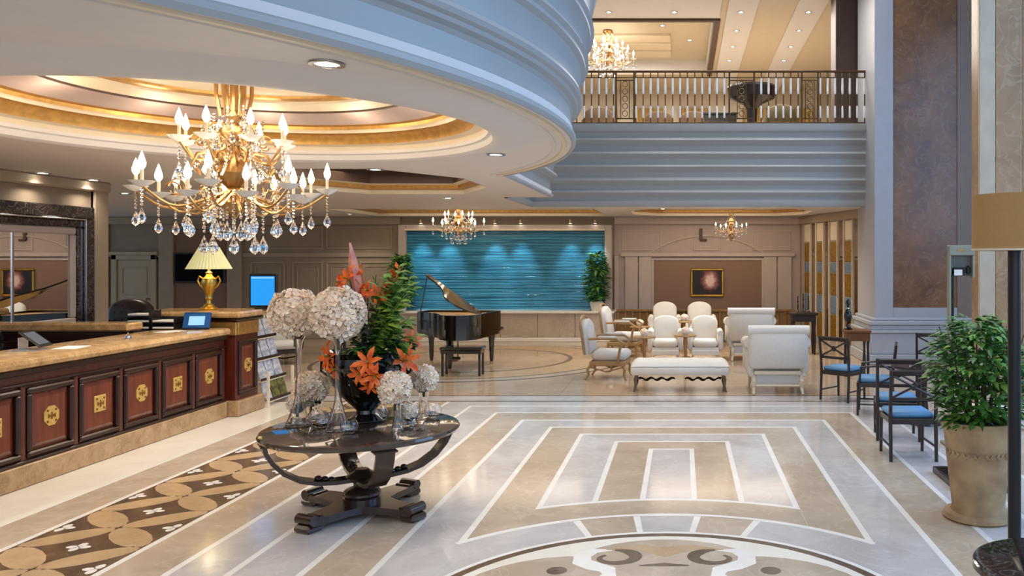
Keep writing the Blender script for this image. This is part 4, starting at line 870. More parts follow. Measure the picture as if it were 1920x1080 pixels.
v1 = on_z(560, 797, TZ); v2 = on_z(634, 806, TZ)
tall = [(.095, 0), (.10, .01), (.085, .05), (.05, .14), (.028, .24), (.022, .40), (.022, .60), (.03, .68), (.05, .735), (.055, .745)]
vase('tall trumpet glass vase under the left flower globe', v1[0], v1[1], tall); vase('tall trumpet glass vase under the right flower globe', v2[0], v2[1], tall)
blossom('flower_globe', 'big cream flower globe on the tall vase at left', v1[0]-.03, v1[1], at(548, 588, v1[1])[2], .185, 300)
blossom('flower_globe', 'big cream flower globe on the tall vase in front of the bouquet', v2[0], v2[1], at(635, 588, v2[1])[2], .195, 320)
def small(px, py, r, bx, by, lb, h_, wide=.05):
    b_ = on_z(bx, by, TZ); z_ = at(px, py, b_[1])
    blossom('flower_ball', lb+' ball of white blossom', z_[0], b_[1], z_[2], r, 130)
    hh = max(.05, z_[2]-r*.75-TZ)
    vase(lb+' glass vase below a white ball', b_[0], b_[1], [(wide, 0), (wide*1.05, .01), (wide*.9, .04), (wide*.6, hh*.5), (wide*.75, hh-.005), (wide*.78, hh)])
small(583, 728, .135, 592, 788, 'left back', .2, .075); small(556, 757, .075, 553, 792, 'left front low', .1, .05)
small(740, 727, .125, 745, 806, 'right front', .3, .045); small(795, 709, .11, 795, 779, 'right back', .3, .06); small(765, 770, .072, 767, 797, 'right low', .06, .06)
def bowl(px, py, r, lb):
    b_ = on_z(px, py, TZ); o = thing('glass_bowl', lb, 'bowl', (b_[0], b_[1], TZ+.001))
    M().lathe([(.001, 0), (r*.5, 0), (r*.9, r*.35), (r, r*.8), (r*.85, r*1.3), (r*.7, r*1.5), (r*.68, r*1.5), (r*.82, r*1.3), (r*.96, r*.8), (r*.86, r*.38), (r*.45, .012), (.001, .01)], 22).build('body', glass, o)
    m = M()
    for i in range(14): m.ball((U(-.5, .5)*r, U(-.5, .5)*r, .025+U(0, .25)*r), r*.14, 6, 5)
    m.build('pebbles', crystal, o)
bowl(708, 788, .085, 'round glass bowl right of the urn foot'); bowl(604, 800, .10, 'wide glass bowl between the left vases'); bowl(812, 782, .075, 'small glass bowl at the right rim of the table'); bowl(655, 812, .07, 'glass bowl at the front of the table near the tall vase')

# ================================================================== GRAND PIANO AND BENCH
px_, py_ = at(843, 600, 15.9)[0], 15.9
t = thing('grand_piano', 'black grand piano with raised lid in front of the teal wall', 'piano', (px_, py_, 0), -.1)
ol = [(.75, .8), (.75, -.35), (.72, -.6), (.62, -.76), (.45, -.84), (.25, -.82), (.08, -.68), (-.06, -.42), (-.22, -.16), (-.42, .0), (-.62, .10), (-.74, .22), (-.75, .35), (-.75, .8)][::-1]
M().prism(ol, .66, 1.0).build('case', lacq, t, 30); M().prism([(x*.97, y*.97+.0) for x, y in ol], .60, .66).build('belly', lacq, t, 30)
inn = [(x*.94, y*.94) for x, y in ol]
M().prism(ol, 1.0, 1.06, [inn[::-1]]).build('rim', lacq, t, 30); M().prism(inn, 1.0, 1.02).build('soundboard', gold_leaf, t, 0)
lid = Matrix.Translation((.75, 0, 1.07)) @ Matrix.Rotation(math.radians(28), 4, 'Y') @ Matrix.Translation((-.75, 0, 0))
li = M().prism([(x*1.01, y*1.01) for x, y in ol if y < .5]+[], 0, .025, mx=lid).build('lid', lacq, t, 30); M().prism([(x*.98, y*.98) for x, y in ol if y < .5], -.006, 0, mx=lid).build('lid_reflection', lidin, li, 30)  # thin sheet under the lid carries its painted brown reflection
M().cyl((-.66, .18, 1.04), tuple(lid @ Vector((-.70, .2, 0))), .012, seg=6).build('prop', lacq, t)
M().box(-.75, .75, .78, .98, .66, .72, .01).build('keybed', lacq, t); M().box(-.62, .62, .80, .96, .72, .74).build('keys', paper, t)
for x, y in ((-.62, .62), (.62, .62), (.22, -.55)):
    lg = M().lathe([(.03, .06), (.04, .12), (.055, .45), (.075, .58), (.08, .61), (.001, .61)], 8, x, y).build('leg', lacq, t); M().cyl((x, y, 0), (x, y, .07), .028, seg=10).build('caster', brass, lg)
m = M().box(-.10, .10, .28, .32, .12, .18, .01)
for s in (-1, 1): m.cyl((s*.05, .3, .18), (s*.05, .3, .62), .012, seg=6)
m.build('pedal_lyre', lacq, t); M().box(-.06, .06, .20, .30, .09, .115, .006).build('pedal', brass, t)
x, y = at(868, 640, 14.9)[0], 14.9
t = thing('piano_bench', 'low black piano bench in front of the grand piano', 'bench', (x, y, 0))
M().box(-.38, .38, -.18, .18, .46, .52, .02).build('seat', lacq, t); M().box(-.36, .36, -.16, .16, .40, .46, .005).build('seat_frame', lacq, t)
for a_ in (-.33, .33):
    for b_ in (-.13, .13): M().box(a_-.02, a_+.02, b_-.02, b_+.02, 0, .40, .004).build('leg', lacq, t)

# ================================================================== PLANTS
def leafcloud(n, fn, ln, wd, rs):
    q = random.Random(rs); m = M()
    for i in range(n):
        p_, d = fn(q); m.leafq(p_, d, ln*(.6+.8*q.random()), wd*(.7+.6*q.random()), q.uniform(.1, .45))
    return m
def column_plant(name, label, x, y, z, h, r, n, ln, wd, rs, pot):
    t = thing(name, label, 'plant', (x, y, z))
    M().lathe(pot, 20).build('pot', creamM, t); pz = pot[-1][1]
    M().lathe([(.001, pz-.03), (pot[-1][0]*.93, pz-.03)], 20).build('soil', soil, t)
    q = random.Random(rs); m = M()
    for i in range(7): g = i*.9; m.tube([(.03*math.cos(g), .03*math.sin(g), pz-.03), (.12*math.cos(g), .12*math.sin(g), pz+h*.5), (.6*r*math.cos(g), .6*r*math.sin(g), pz+h*.85)], .012, 5)
    m.build('stem', leafd, t)
    def fn(q):
        u = q.random(); g = q.uniform(0, 2*PI); rr_ = r*(.35+.65*math.sin(PI*min(1, .18+u*.8)))*q.random()**.4
        return Vector((rr_*math.cos(g), rr_*math.sin(g), pz+.03+u*h)), Vector((math.cos(g), math.sin(g), q.uniform(-.3, .7)))
    for k_, mm in enumerate((leaf, leafd)):
        o = leafcloud(n//2, fn, ln, wd, rs+k_).build('foliage', mm, t); o['kind'] = 'stuff'
ppot = [(.001, 0), (.12, 0), (.15, .1), (.17, .22), (.16, .24)]
column_plant('potted_plant', 'bushy green plant on the stone ledge at the right end of the teal wall', X(1122), YW-.5, zb, 1.2, .27, 460, .19, .05, 5, ppot)
column_plant('potted_plant', 'bushy green plant at the left end of the teal wall, behind the bouquet', X(764), YW-.5, zb, 1.15, .27, 460, .19, .05, 8, ppot)
# big potted shrub at the right
gx, gy = 2.38, 6.72
gx = (1834-1280)*gy/F
t = thing('potted_shrub', 'big leafy green shrub in a sandy clay pot near the lamp', 'plant', (gx, gy, 0))
M().lathe([(.001, 0), (.26, 0), (.28, .015), (.265, .05), (.215, .06), (.205, .10), (.225, .3), (.25, .5), (.265, .66), (.272, .70), (.285, .72), (.29, .76), (.28, .79), (.25, .79), (.24, .72), (.001, .70)], 36).build('pot', terra, t)
pt = M()
for i in range(9):
    a_ = -PI*.98+i*PI*.11; r_ = .268
    pt.tube([(r_*.97*math.cos(a_+q*.055), r_*.97*math.sin(a_+q*.055), .56-.035*math.sin(q*PI/4)) for q in range(5)], .012, 5)
pt.build('garland', terra, t); M().lathe([(.001, .745), (.25, .745)], 24).build('soil', soil, t)
m = M(); q = random.Random(2)
for i in range(14):
    g = i*2.4; r_ = .36*((i+1)/14)**.5; m.tube([(.06*math.cos(g), .06*math.sin(g), .74), (r_*.6*math.cos(g), r_*.6*math.sin(g), 1.1), (r_*math.cos(g), r_*math.sin(g), 1.45+.15*q.random())], [.012, .009, .004], 5)
m.build('stem', mat('bark', '5b4a35', .8), t)
def fn(q):
    u = q.random(); g = q.uniform(0, 2*PI); R_ = (.25+.14*math.sin(PI*min(1, u*1.1)))*(1.0 if u < .8 else 1-(u-.8)*1.8); rr_ = R_*q.random()**.42
    return Vector((rr_*math.cos(g), rr_*math.sin(g), .79+u*.80+.05*math.sin(g*3))), Vector((math.cos(g), math.sin(g), q.uniform(-.4, .8)))
for k_, (mm, n_) in enumerate(((leaf, 800), (leafd, 900), (leafy, 260))):
    o = leafcloud(n_, fn, .10, .026, 21+k_).build('foliage', mm, t); o['kind'] = 'stuff'
p = thing('floor_tray', 'low dark wooden tray on the floor behind the clay pot', 'tray', (2.72, 7.77, 0))
m = M()
for a_, b_, c_, d_ in ((-.26, .26, -.37, -.34), (-.26, .26, .34, .37), (-.26, -.23, -.34, .34), (.23, .26, -.34, .34)): m.box(a_, b_, c_, d_, 0, .06, .006)
m.build('rim', dkwood, p); M().box(-.23, .23, -.34, .34, .002, .015).build('bottom', woodd, p)
# floor lamp, marble table
lx_, ly_ = (1902-1280)*4.6/F, 4.6
t = thing('floor_lamp', 'tall floor lamp with tan drum shade and black pole at the right edge', 'lamp', (lx_, ly_, 0))
M().lathe([(.001, 0), (.17, 0), (.17, .02), (.15, .03), (.001, .035)], 30).build('base', black, t); M().cyl((0, 0, .03), (0, 0, 2.16), .035, seg=16).build('pole', black, t)
zs0, zs1 = at(0, 470, ly_)[2], at(0, 366, ly_)[2]
M().lathe([(.225, zs0), (.222, zs1), (.217, zs1), (.220, zs0), (.225, zs0)], 48).build('lamp_shade', shade, t, 40)
M().lathe([(.227, zs0), (.228, zs0+.012), (.222, zs0+.012)], 48).build('shade_trim', cove_c, t); m = M()
for k in range(3): m.cyl((0, 0, zs1-.03), (.218*math.cos(k*2.09), .218*math.sin(k*2.09), zs1-.03), .004, seg=5)
m.cyl((0, 0, 2.1), (0, 0, zs1-.02), .012, seg=6).build('shade_carrier', brass, t)
t = thing('marble_table', 'low round black veined marble table at the lower right corner', 'table', (1.69, 3.64, 0))
M().lathe([(.001, .75), (.36, .75), (.39, .74), (.395, .72), (.38, .70), (.001, .70)], 48).build('tabletop', blackM, t)
M().lathe([(.001, .70), (.06, .70), (.05, .5), (.06, .1), (.2, .04), (.22, 0), (.001, 0)], 24).build('pedestal', dkwood, t)
# info stand by the pillar
x, y, z = at(1803, 500, 9.3)
t = thing('information_stand', 'grey metal stand with a dark device and white label beside the pillars', 'stand', (x, y, 0))
gm = mat('grey_green_metal', '9a9a88', .45, .2)
z1, z0 = at(0, 460, y)[2], at(0, 518, y)[2]
M().box(-.15, .14, -.03, .05, z1-.115, z1, .008).build('header', gm, t); M().box(-.15, -.125, -.03, .05, 0, z1-.115, .004).build('post', gm, t); M().box(.115, .14, -.03, .05, z0-.02, z1-.115, .004).build('post', gm, t)
M().box(-.115, -.09, -.02, .03, 0, z0+.02, .004).build('post', black, t, label='dark post'); M().box(-.125, .115, .03, .05, z0, z1-.115).build('back_plate', mat('grey_plate', '6c6a66', .5), t)
M().box(-.10, .03, -.02, .03, z0+.0, z0+.10, .01).build('device', black, t); M().box(-.09, .0, -.024, -.02, z0+.01, z0+.075).build('label_plate', paper, t)
M().box(.05, .10, -.02, .03, z0+.02, z0+.12, .02).build('handset', black, t); M().box(-.06, .02, -.034, -.03, z1-.065, z1-.045).build('plate', brass, t)
M().box(-.2, .2, -.15, .15, 0, .03, .01).build('base', gm, t)

# ================================================================== LOUNGE SEATING
def curved_leg(m, x, y, h, dx, dy, r=.02):
    m.tube([(x, y, h), (x+dx*.7, y+dy*.7, h*.7), (x+dx*.5, y+dy*.5, h*.35), (x+dx, y+dy, .02), (x+dx*1.15, y+dy*1.15, 0)], [r*1.3, r*1.2, r, r*.8, r], 7)
def arch_slab(w, h0, h1, th, n=10, inset=.0):
    """a back cushion: rounded-top outline in XZ, th thick in Y, softly domed."""
    pts = [(-w, h0), (w, h0)]+[(w*math.cos(a_), h1-w*.55+w*.55*math.sin(a_)) for a_ in [PI*i/n for i in range(n+1)]]
    m = M(); N = len(pts); cx, cz = 0, (h0+h1)/2
    vs = []
    for k_, (y_, sc_) in enumerate(((-th*.5, .86), (-th*.3, .985), (0, 1), (th*.3, .985), (th*.5, .86))): vs += [(cx+(x-cx)*sc_, y_, cz+(z-cz)*sc_) for x, z in pts]
    fs = [(k_*N+i, k_*N+(i+1) % N, (k_+1)*N+(i+1) % N, (k_+1)*N+i) for k_ in range(4) for i in range(N)]+[tuple(range(N))[::-1], tuple(range(4*N, 5*N))]
    return m.add(vs, fs)
def armchair(label, loc, rz, group=None, wood_=None, fab=None, style=0, s=1):
    """front is -Y."""
    wd_ = wood_ or cove_c; fb = fab or fabw
    t = thing('armchair', label, 'armchair', loc, rz, group, (s, s, s*(1.1 if loc[1] > 19 else 1)))
    M().box(-.27, .27, -.33, .24, .30, .46, .05).build('seat', fb, t, 60)
    M().box(-.29, .29, -.31, .27, .22, .30, .015).build('seat_frame', fb if style == 0 else wd_, t)
    bm_ = arch_slab(.29, .40, .97, .13); b_ = bm_.build('backrest', fb, t, 60); b_.location = (0, .25, 0); b_.rotation_euler = (-.14, 0, 0)
    for sx in (-1, 1):
        if style == 0:
            a_ = M().box(sx*.33-.06, sx*.33+.06, -.30, .26, .22, .60, .05).build('armrest', fb, t, 60)
            M().cyl((sx*.33, -.30, .60), (sx*.33, .24, .62), .065, seg=14).build('arm_roll', fb, a_)
        else:
            a_ = M().tube([(sx*.31, .27, .66), (sx*.335, .05, .67), (sx*.34, -.2, .66), (sx*.345, -.29, .60), (sx*.33, -.24, .52), (sx*.31, -.20, .30)], .022, 8).build('armrest', wd_, t)
            M().box(sx*.335-.035, sx*.335+.035, -.18, .12, .672, .71, .015).build('arm_pad', fb, a_, 60)
        for y_, dy in ((-.27, -.05), (.24, .09)):
            m = M(); curved_leg(m, sx*.25, y_, .24, sx*.03, dy); m.build('leg', wd_, t)
    if style:
        m = M(); fr = [(-.30, .40), (-.30, .86)]+[(.30*math.cos(PI-a_), .84+.17*math.sin(a_)) for a_ in [PI*i/8 for i in range(9)]]+[(.30, .40)]
        m.tube([(x, .345+(z-.4)*.14, z) for x, z in fr], .02, 6); m.build('back_frame', wd_, t); m = M(); m.tube([(-.26, 0, .13), (0, -.02, .10), (.26, 0, .13)], .015, 6).tube([(-.25, -.27, .2), (-.25, .0, .13), (-.25, .27, .2)], .012, 6).tube([(.25, -.27, .2), (.25, .0, .13), (.25, .27, .2)], .012, 6); m.build('stretcher', wd_, t)
    else:
        M().box(-.30, .30, -.335, -.30, .13, .24, .01).build('skirt', fb, t)
    return t
def ax(px, Y): return (px-1280)*Y/F
armchair('white armchair with rounded back, front one left of the flower table', (ax(1248, 17.2), 17.2, 0), 0, None, s=.94)
armchair('white armchair with rounded back, front one right of the flower table', (ax(1322, 17.2), 17.2, 0), 0, None, s=.94)
armchair('white round-backed armchair behind the left front armchair', (ax(1246, 19.8), 19.8, 0), 0, None, s=1.0)
armchair('white round-backed armchair behind the right front armchair', (ax(1312, 19.8), 19.8, 0), 0, None, s=1.0)
golden = mat('gilded_wood', 'a8865a', .4, .2, var=.2)
armchair('grey cushioned armchair with scrolled gilt legs, nearest the piano circle', (ax(1142, 14.6), 14.6, 0), PI/2-.1, None, golden, fabg, 1, 1.08)
armchair('grey armchair with gilt frame behind the nearest scroll-legged one', (ax(1170, 17.8), 17.8, 0), PI/2-.15, None, golden, fabg, 1, 1.12)
def tub_sofa(label, loc, rz, s=1):
    """big upholstered chair; its back faces the camera when rz = pi."""
    t = thing('lounge_chair', label, 'chair', loc, rz, None, (s, s, s)); wd_ = cove_c
    M().box(-.40, .40, -.42, .30, .34, .50, .05).build('seat', fabw, t, 60); M().box(-.44, .44, -.44, .34, .26, .34, .015).build('seat_frame', fabw, t)
    b_ = M().box(-.46, .46, -.09, .09, .0, .62, .06).build('backrest', fabw, t, 60); b_.location = (0, .36, .40); b_.rotation_euler = (-.18, 0, 0)
    r_ = M().cyl((-.47, .485, 1.0), (.47, .485, 1.0), .075, seg=16).build('top_roll', fabw, t)
    for sx in (-1, 1):
        a_ = M().box(sx*.42-.07, sx*.42+.07, -.40, .36, .30, .74, .05).build('armrest', fabw, t, 60); M().cyl((sx*.43, -.42, .74), (sx*.43, .36, .80), .09, seg=14).build('arm_roll', fabw, a_)
        M().ball((sx*.43, -.43, .74), (.07, .02, .07), 10, 6).build('rosette', wd_, a_)
        for y_, dy in ((-.36, -.04), (.32, .12)): m = M(); curved_leg(m, sx*.36, y_, .28, sx*.02, dy, .026); m.build('leg', wd_, t)
    M().box(-.36, .36, .37, .40, .30, .36, .01).box(-.34, .34, .405, .43, .12, .15, .01).build('back_rail', wd_, t); M().box(-.33, .33, .34, .37, .15, .30).build('under_panel', fabg, t)
    M().ball((.12, .02, .62), (.26, .16, .14), 12, 8).build('cushion', fabw, t, 60)
    return t
tub_sofa('white lounge chair seen from behind, nearest of the two with pale curved legs', (ax(1453, 13.2), 13.2, 0), PI, 1.0)
tub_sofa('white lounge chair seen from behind, further back towards the painting', (ax(1405, 17.4), 17.4, 0), PI, 1.02)
# tufted bench
t = thing('tufted_bench', 'long white tufted bench with dark legs in front of the armchairs', 'bench', (ax(1275, 13.3), 13.3, 0))
m = M(); nx, ny = 48, 14; wv, dp = .78, .30; vs = []; fs = []
for j in range(ny+1):
    for i in range(nx+1):
        u, v = i/nx, j/ny; x = -wv+2*wv*u; y = -dp+2*dp*v
        e_ = min(u, 1-u)*nx/3; e2_ = min(v, 1-v)*ny/3; ed = min(1, e_)*min(1, e2_)
        vs.append((x, y, .40+.09*ed**.5-.022*ed*(abs(math.cos(u*7*PI))*abs(math.cos(v*3*PI)))**2))
for j in range(ny):
    for i in range(nx): k = j*(nx+1)+i; fs.append((k, k+1, k+nx+2, k+nx+1))
m.add(vs, fs); m.box(-wv, wv, -dp, dp, .26, .41, .03); m.build('seat', fabw, t, 60)
m = M()
for i in range(1, 7):
    for j in range(1, 3): m.ball((-wv+2*wv*i/7, -dp+2*dp*j/3, .472), (.014, .014, .008), 6, 4)
m.build('buttons', fabg, t)
for sx in (-1, 1):
    for sy in (-1, 1): m = M(); curved_leg(m, sx*.68, sy*.22, .27, sx*.04, sy*.03, .024); m.build('leg', mat('bench_leg', '6d5845', .4), t)
m = M()
for s in (-1, 1): m.tube([(s*(.08+.58*q/24), -.02, .17+.018*math.sin(q*.9)) for q in range(25)], [.012+.012*abs(math.sin(q*.45)) for q in range(25)], 6)
m.build('stretcher', dkwood, t)
# little tables with white flower bowls
def side_table(label, x, y, flab, h=.58):
    t = thing('side_table', label, 'table', (x, y, 0)); M().lathe([(.001, h), (.22, h), (.23, h-.015), (.22, h-.03), (.001, h-.03)], 24).build('table_top', golden, t)
    M().lathe([(.001, h-.03), (.03, h-.03), (.022, h*.6), (.035, h*.4), (.02, h*.2), (.001, .1)], 12).build('pedestal', golden, t)
    for k in range(3): m = M(); curved_leg(m, .02*math.cos(k*2.1), .02*math.sin(k*2.1), .16, .16*math.cos(k*2.1), .16*math.sin(k*2.1), .012); m.build('leg', golden, t)
    f_ = thing('flower_bowl', flab, 'flowers', (x, y, h+.001)); M().lathe([(.001, 0), (.05, 0), (.08, .06), (.075, .08), (.001, .07)], 14).build('bowl', paper, f_)
    m = M()
    for k in range(11): m.ball((.06*math.cos(k*2.4)*(k/11)**.5, .06*math.sin(k*2.4)*(k/11)**.5, .12-.04*(k/11)), .04, 7, 5)
    m.build('blossoms', bloom, f_)
side_table('small gilt table between the two front white armchairs', ax(1285, 16.5), 16.5, 'white flowers on the table between the front armchairs')
side_table('small gilt table left of the front armchairs', ax(1208, 16.2), 16.2, 'white flowers in a bowl left of the front armchairs')
side_table('small gilt table beside the rear grey armchair', ax(1200, 18.6), 18.6, 'white flowers on the table beside the rear grey armchair')
side_table('small gilt table between the two rear white armchairs', ax(1283, 18.6), 18.6, 'white flowers between the two rear armchairs', .7)
# low amber screen along the back
t = thing('low_screen', 'low amber wooden lattice screen along the wall under the painting', 'screen', ((X(1160)+X(1482))/2, 20.9, 0))
wv = (X(1482)-X(1160))/2; amb = mat('amber_wood', '8f6b36', .5, col2='6d4f26', scale=5)
M().box(-wv, wv, -.03, .03, .76, .82, .01).box(-wv, wv, -.03, .03, .0, .08, .01).build('rail', amb, t)
for k in range(25): M().box(-wv+.05+k*(2*wv-.1)/24-.03, -wv+.05+k*(2*wv-.1)/24+.03, -.015, .015, .08, .76, .004).build('slat', amb, t)
M().box(-wv, wv, .02, .03, .08, .76).build('backing', mat('amber_back', '7d6238', .6), t)

# ================================================================== DARK CROSS-BACK CHAIRS AND CAFE TABLE
def cross_chair(label, x, y, rz, arms=False):
    """front is -Y, so the back is at +Y."""
    t = thing('cross_back_chair', label, 'chair', (x, y, 0), rz)
    M().box(-.23, .23, -.23, .21, .44, .50, .025).build('seat_cushion', blue, t, 60); M().box(-.24, .24, -.24, .23, .38, .44, .008).build('seat_frame', dkwood, t)
    for sx in (-1, 1):
        M().tube([(sx*.235, .25, 0), (sx*.235, .225, .42), (sx*.235, .235, .6), (sx*.24, .28, .95)], [.019, .021, .02, .018], 8).build('leg', dkwood, t); M().tube([(sx*.225, -.225, 0), (sx*.225, -.215, .44)], [.017, .022], 8).build('leg', dkwood, t)
        if arms: M().tube([(sx*.24, .24, .66), (sx*.26, 0, .67), (sx*.25, -.18, .65), (sx*.235, -.2, .44)], .016, 7).build('armrest', dkwood, t)
        M().tube([(sx*.235, .24, .15), (sx*.225, -.22, .15)], .012, 6).build('stretcher', dkwood, t)
    M().box(-.25, .25, .255, .29, .89, .95, .012).build('top_rail', dkwood, t); M().box(-.235, .235, .225, .25, .62, .66, .008).build('lower_rail', dkwood, t)
    m = M(); 
    for s in (-1, 1): m.tube([(-s*.22, .24, .66), (0, .255, .775), (s*.22, .27, .89)], .013, 6)
    m.build('cross_brace', dkwood, t); M().lathe([(.001, 0), (.04, 0), (.03, .02), (.001, .024)], 12, mx=Matrix.Translation((0, .262, .775)) @ Matrix.Rotation(PI/2, 4, 'X')).build('rosette', dkwood, t)
cross_chair('dark cross-back chair with blue cushion, nearest the clay pot', 2.39, 8.80, PI)
cross_chair('dark cross-back chair with blue cushion directly behind the nearest one', 2.52, 9.75, PI-.15)
cross_chair('dark cross-back chair turned sideways to the hall, behind the first two', 2.62, 11.25, -PI/2-.25, True)
cross_chair('dark cross-back chair with blue cushion nearest the white lounge chair', 2.40, 12.35, PI-.75)
cross_chair('dark cross-back chair half hidden by the shrub, at the far side of the cafe table', 3.78, 12.5, -.3)
t = thing('cafe_table', 'dark round cafe table among the cross-back chairs', 'table', (3.08, 10.55, 0))
M().lathe([(.001, .74), (.40, .74), (.41, .72), (.39, .70), (.001, .70)], 32).build('tabletop', dkwood, t); M().lathe([(.001, .70), (.05, .7), (.035, .4), (.06, .15), (.22, .03), (.23, 0), (.001, 0)], 16).build('pedestal', dkwood, t)
x, y, z = on_z(1693, 690, .741)
o = thing('salt_shaker', 'small glass shaker on the cafe table', 'shaker', (2.88, 10.42, .741)); M().lathe([(.001, 0), (.02, 0), (.018, .06), (.001, .06)], 10).build('body', crystal, o); M().lathe([(.019, .06), (.017, .08), (.001, .085)], 10).build('cap', silver, o)
o = thing('salt_shaker', 'small dark pepper shaker on the cafe table', 'shaker', (2.95, 10.38, .741)); M().lathe([(.001, 0), (.02, 0), (.018, .06), (.001, .06)], 10).build('body', dkwood, o); M().lathe([(.019, .06), (.017, .08), (.001, .085)], 10).build('cap', silver, o)
# cabinet with the tall dark vase and the far dark table
t = thing('console_cabinet', 'small brown wooden console table in front of the mirrored wall', 'table', (ax(1606, 14.6), 14.6, 0))
M().box(-.22, .22, -.2, .2, .80, .85, .012).build('table_top', mat('warm_wood', '7a4a26', .35, var=.3, scale=4), t); M().box(-.2, .2, -.18, .18, .66, .80, .006).build('apron', MATS['warm_wood'], t)
for a_ in (-.17, .17):
    for b_ in (-.15, .15): M().lathe([(.02, 0), (.03, .3), (.02, .5), (.028, .66)], 8, a_, b_).build('leg', dkwood, t)
o = thing('tall_vase', 'slim dark turned vase on the brown console', 'vase', (ax(1590, 14.6), 14.6, .851)); M().lathe([(.001, 0), (.07, 0), (.075, .02), (.04, .05), (.03, .1), (.06, .16), (.075, .22), (.06, .30), (.03, .36), (.025, .42), (.045, .46), (.03, .52), (.001, .54)], 16).build('body', lacq, o); M().lathe([(.031, .36), (.04, .37), (.03, .385)], 12).build('collar', silver, o)
t = thing('high_table', 'far dark carved table at the right end of the lounge', 'table', (ax(1506, 18.2), 18.2, 0))
M().box(-.30, .30, -.2, .2, .86, .92, .012).build('table_top', dkwood, t)
M().box(-.26, .26, -.17, .17, .72, .86, .01).build('apron', dkwood, t)
for a_ in (-.23, .23):
    for b_ in (-.14, .14): M().lathe([(.02, 0), (.035, .35), (.022, .55), (.035, .72)], 8, a_, b_).build('leg', dkwood, t)
for k, px in enumerate((1496, 1506, 1516)):
    o = thing('candlestick', ('left', 'middle', 'right')[k]+' dark candlestick on the far carved table', 'candlestick', (ax(px, 18.2), 18.2, .921)); M().lathe([(.001, 0), (.04, 0), (.035, .02), (.012, .05), (.02, .12), (.01, .2+.05*(k == 1)), (.025, .24+.05*(k == 1)), (.001, .25+.05*(k == 1))], 10).build('body', dkwood, o); M().cyl((0, 0, .245+.05*(k == 1)), (0, 0, .36+.05*(k == 1)), .012, seg=8).build('candle', dkwood, o)

# ================================================================== FAR LEFT: LEATHER CHAIR, WRITING DESK
t = thing('leather_chair', 'brown tufted leather armchair behind the reception ledge', 'armchair', (ax(230, 17.5), 17.5, 0), .1, None, (1.1, 1.1, 1.18))
M().box(-.36, .36, -.38, .3, .2, .46, .05).build('seat', leather, t, 60); b_ = arch_slab(.40, .40, 1.05, .2).build('backrest', leather, t, 60); b_.location = (0, .30, 0)
for sx in (-1, 1): M().box(sx*.42-.08, sx*.42+.08, -.36, .34, .1, .66, .06).build('armrest', leather, t, 60)
m = M()
for i in range(5):
    for j in range(4): m.ball((-.26+.13*i, .195, .55+.13*j), (.014, .01, .014), 6, 4)
m.build('buttons', woodd, t)
for a_ in (-.32, .32):
    for b_2 in (-.3, .28): M().cyl((a_, b_2, 0), (a_, b_2, .2), .02, .028, 8).build('leg', dkwood, t)
t = thing('writing_desk', 'dark writing desk far behind the flower globes', 'desk', (ax(592, 18.6), 18.6, 0))
M().box(-.62, .62, -.3, .3, .72, .77, .012).build('desk_top', dkwood, t); M().box(-.58, .58, -.26, .26, .60, .72, .006).build('drawer_frame', dkwood, t)
for a_ in (-.55, .55):
    for b_ in (-.24, .24): M().box(a_-.03, a_+.03, b_-.03, b_+.03, 0, .60, .005).build('leg', dkwood, t)
for k in range(2): d_ = M().box(-.5+k*.52, -.02+k*.52, -.275, -.255, .62, .70, .005).build('drawer', woodd, t); M().ball((-.26+k*.52, -.285, .66), .014, 8, 6).build('knob', brass, d_)
o = thing('desk_lamp', 'little dark lamp on the far writing desk', 'lamp', (ax(612, 18.6), 18.6, .771)); M().lathe([(.001, 0), (.08, 0), (.07, .02), (.015, .04), (.012, .25), (.001, .25)], 12).build('base', dkwood, o); M().lathe([(.16, .25), (.09, .38), (.085, .38), (.155, .25)], 18).build('lamp_shade', dkwood, o)
armchair('pale armchair with dark legs beside the leaflet rack, far back', (ax(533, 16.6), 16.6, 0), .5, None, dkwood, fabw, 1, 1.0)

# ================================================================== GALLERY RAILING
YR = 17.36; t = thing('gallery_railing', 'bronze balcony railing with crystal balusters across the gallery edge', 'railing', (0, YR, ZM))
rl, rr2 = -3.1, 4.03; zt_ = 1.12
M().box(rl, rr2, -.035, .035, zt_-.045, zt_, .012).build('handrail', bronze, t); M().box(rl, rr2, -.03, .03, 0, .035, .006).build('bottom_rail', bronze, t); M().box(rl, rr2, -.012, .012, zt_-.16, zt_-.14).build('upper_rail', bronze, t)
glz = mat('acrylic', (.93, .94, .92), .08, var=.02, spec=.6)
xs = []; x = rl+.1
pan = [(-1.40, -1.02), (.98, 1.5), (2.5, 2.84)]
while x < rr2-.05:
    if not any(a_-.03 < x < b_+.03 for a_, b_ in pan): xs.append(x)
    x += .155
for x in xs:
    b_ = M().box(x-.011, x+.011, -.011, .011, .035, zt_-.045).build('baluster', bronze, t); M().lathe([(.012, .62), (.02, .63), (.024, .70), (.02, .92), (.024, .95), (.012, .96)], 8, x, 0).build('crystal_sleeve', glz, b_); M().lathe([(.012, .12), (.022, .14), (.018, .36), (.012, .38)], 8, x, 0).build('crystal_foot', glz, b_)
for a_, b2 in pan:
    m = M()
    for x in (a_, b2): m.box(x-.018, x+.018, -.018, .018, .035, zt_-.045, .004)
    m.box(a_, b2, -.01, .01, .10, .125).box(a_, b2, -.01, .01, zt_-.22, zt_-.195)
    pn = m.build('scroll_panel', bronze, t); cx_ = (a_+b2)/2; m = M()
    for x in (cx_-.09, cx_+.09): m.box(x-.009, x+.009, -.009, .009, .12, zt_-.2)
    for k in range(5): m.tube([(cx_+.055*math.cos(g), 0, .22+k*.155+.06*math.sin(g)) for g in [i*PI/6 for i in range(13)]], .009, 5, cap=False)
    m.build('scroll_rings', bronze, pn)
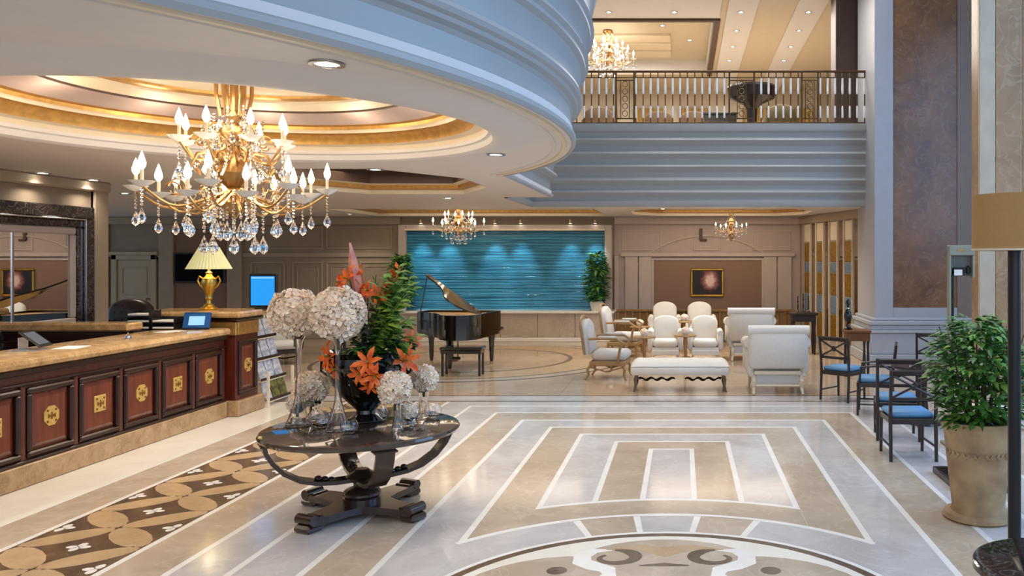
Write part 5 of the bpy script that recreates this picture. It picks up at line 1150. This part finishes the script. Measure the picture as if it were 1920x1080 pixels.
# gallery furniture seen between the balusters
t = thing('gallery_piano', 'dark round pedestal table standing in the gallery behind the railing', 'table', (ax(1410, 19.0), 19.0, ZM), 0, None, (1, 1, 1.22)); t.name = 'pedestal_table'
M().lathe([(.001, .92), (.56, .92), (.58, .88), (.52, .70), (.2, .58), (.12, .5), (.10, .1), (.3, .03), (.3, 0), (.001, 0)], 28).build('body', dkwood, t)
def gchair(px, Y, lb, col):
    t = thing('gallery_armchair', lb, 'armchair', (ax(px, Y), Y, ZM), PI); M().box(-.33, .33, -.33, .3, .2, .45, .05).build('seat', col, t, 60); b_ = arch_slab(.36, .35, .9, .18).build('backrest', col, t, 60); b_.location = (0, .28, 0)
    for s in (-1, 1):
        M().box(s*.37-.06, s*.37+.06, -.3, .3, .15, .62, .05).build('armrest', col, t, 60)
        for y_ in (-.26, .26): M().cyl((s*.3, y_, 0), (s*.3, y_, .2), .022, seg=8).build('leg', dkwood, t)
ol_ = mat('olive_velvet', '5f5030', .8, var=.2); bv = mat('brown_velvet', '6b5138', .8, var=.2)
gchair(1462, 20.3, 'olive armchair behind the railing right of the pedestal table', ol_); gchair(1236, 21.2, 'brown armchair in the gallery, first behind the crystal balusters', bv); gchair(1300, 21.2, 'brown armchair in the gallery beside the sideboard', bv); gchair(1125, 20.6, 'brown armchair at the left end of the gallery railing', bv)
t = thing('sideboard', 'dark grey sideboard in the gallery behind the railing', 'sideboard', (ax(1350, 19.6), 19.6, ZM)); M().box(-.38, .38, -.2, .2, .1, .56, .01).build('body', mat('charcoal', '4a463e', .4), t); M().box(-.42, .42, -.22, .22, .56, .61, .01).build('top', MATS['charcoal'], t)
for k in range(2): d_ = M().box(-.35+k*.36, -.02+k*.36, -.215, -.2, .14, .52, .005).build('door', MATS['charcoal'], t); M().ball((-.05+k*.1, -.22, .35), .012, 6, 5).build('knob', silver, d_)
for s in (-.3, .3): M().box(s-.03, s+.03, -.15, .15, 0, .1).build('foot', black, t)
curt = mat('gold_curtain', 'c7a970', .7, col2='a5864c', scale=6, stretch=(14, 1, .3))
for k, px in enumerate((1130, 1215, 1300, 1420, 1500)):
    x = ax(px, 28.8); m = M(); pts = [(-.5+.05*i, .05*math.sin(i*1.9)) for i in range(21)]
    m.add([(a_, b_, 0) for a_, b_ in pts]+[(a_, b_, 2.4) for a_, b_ in pts]+[(a_, b_+.03, 0) for a_, b_ in pts]+[(a_, b_+.03, 2.4) for a_, b_ in pts], [q for i in range(20) for q in ((i, i+1, 22+i, 21+i), (42+i, 63+i, 64+i, 43+i))])
    o = m.build('curtain', curt); o.location = (x, 28.85, ZM+.02); tag(o, ('first', 'second', 'third', 'fourth', 'fifth')[k]+' gold curtain from the left on the gallery back wall', 'curtain')
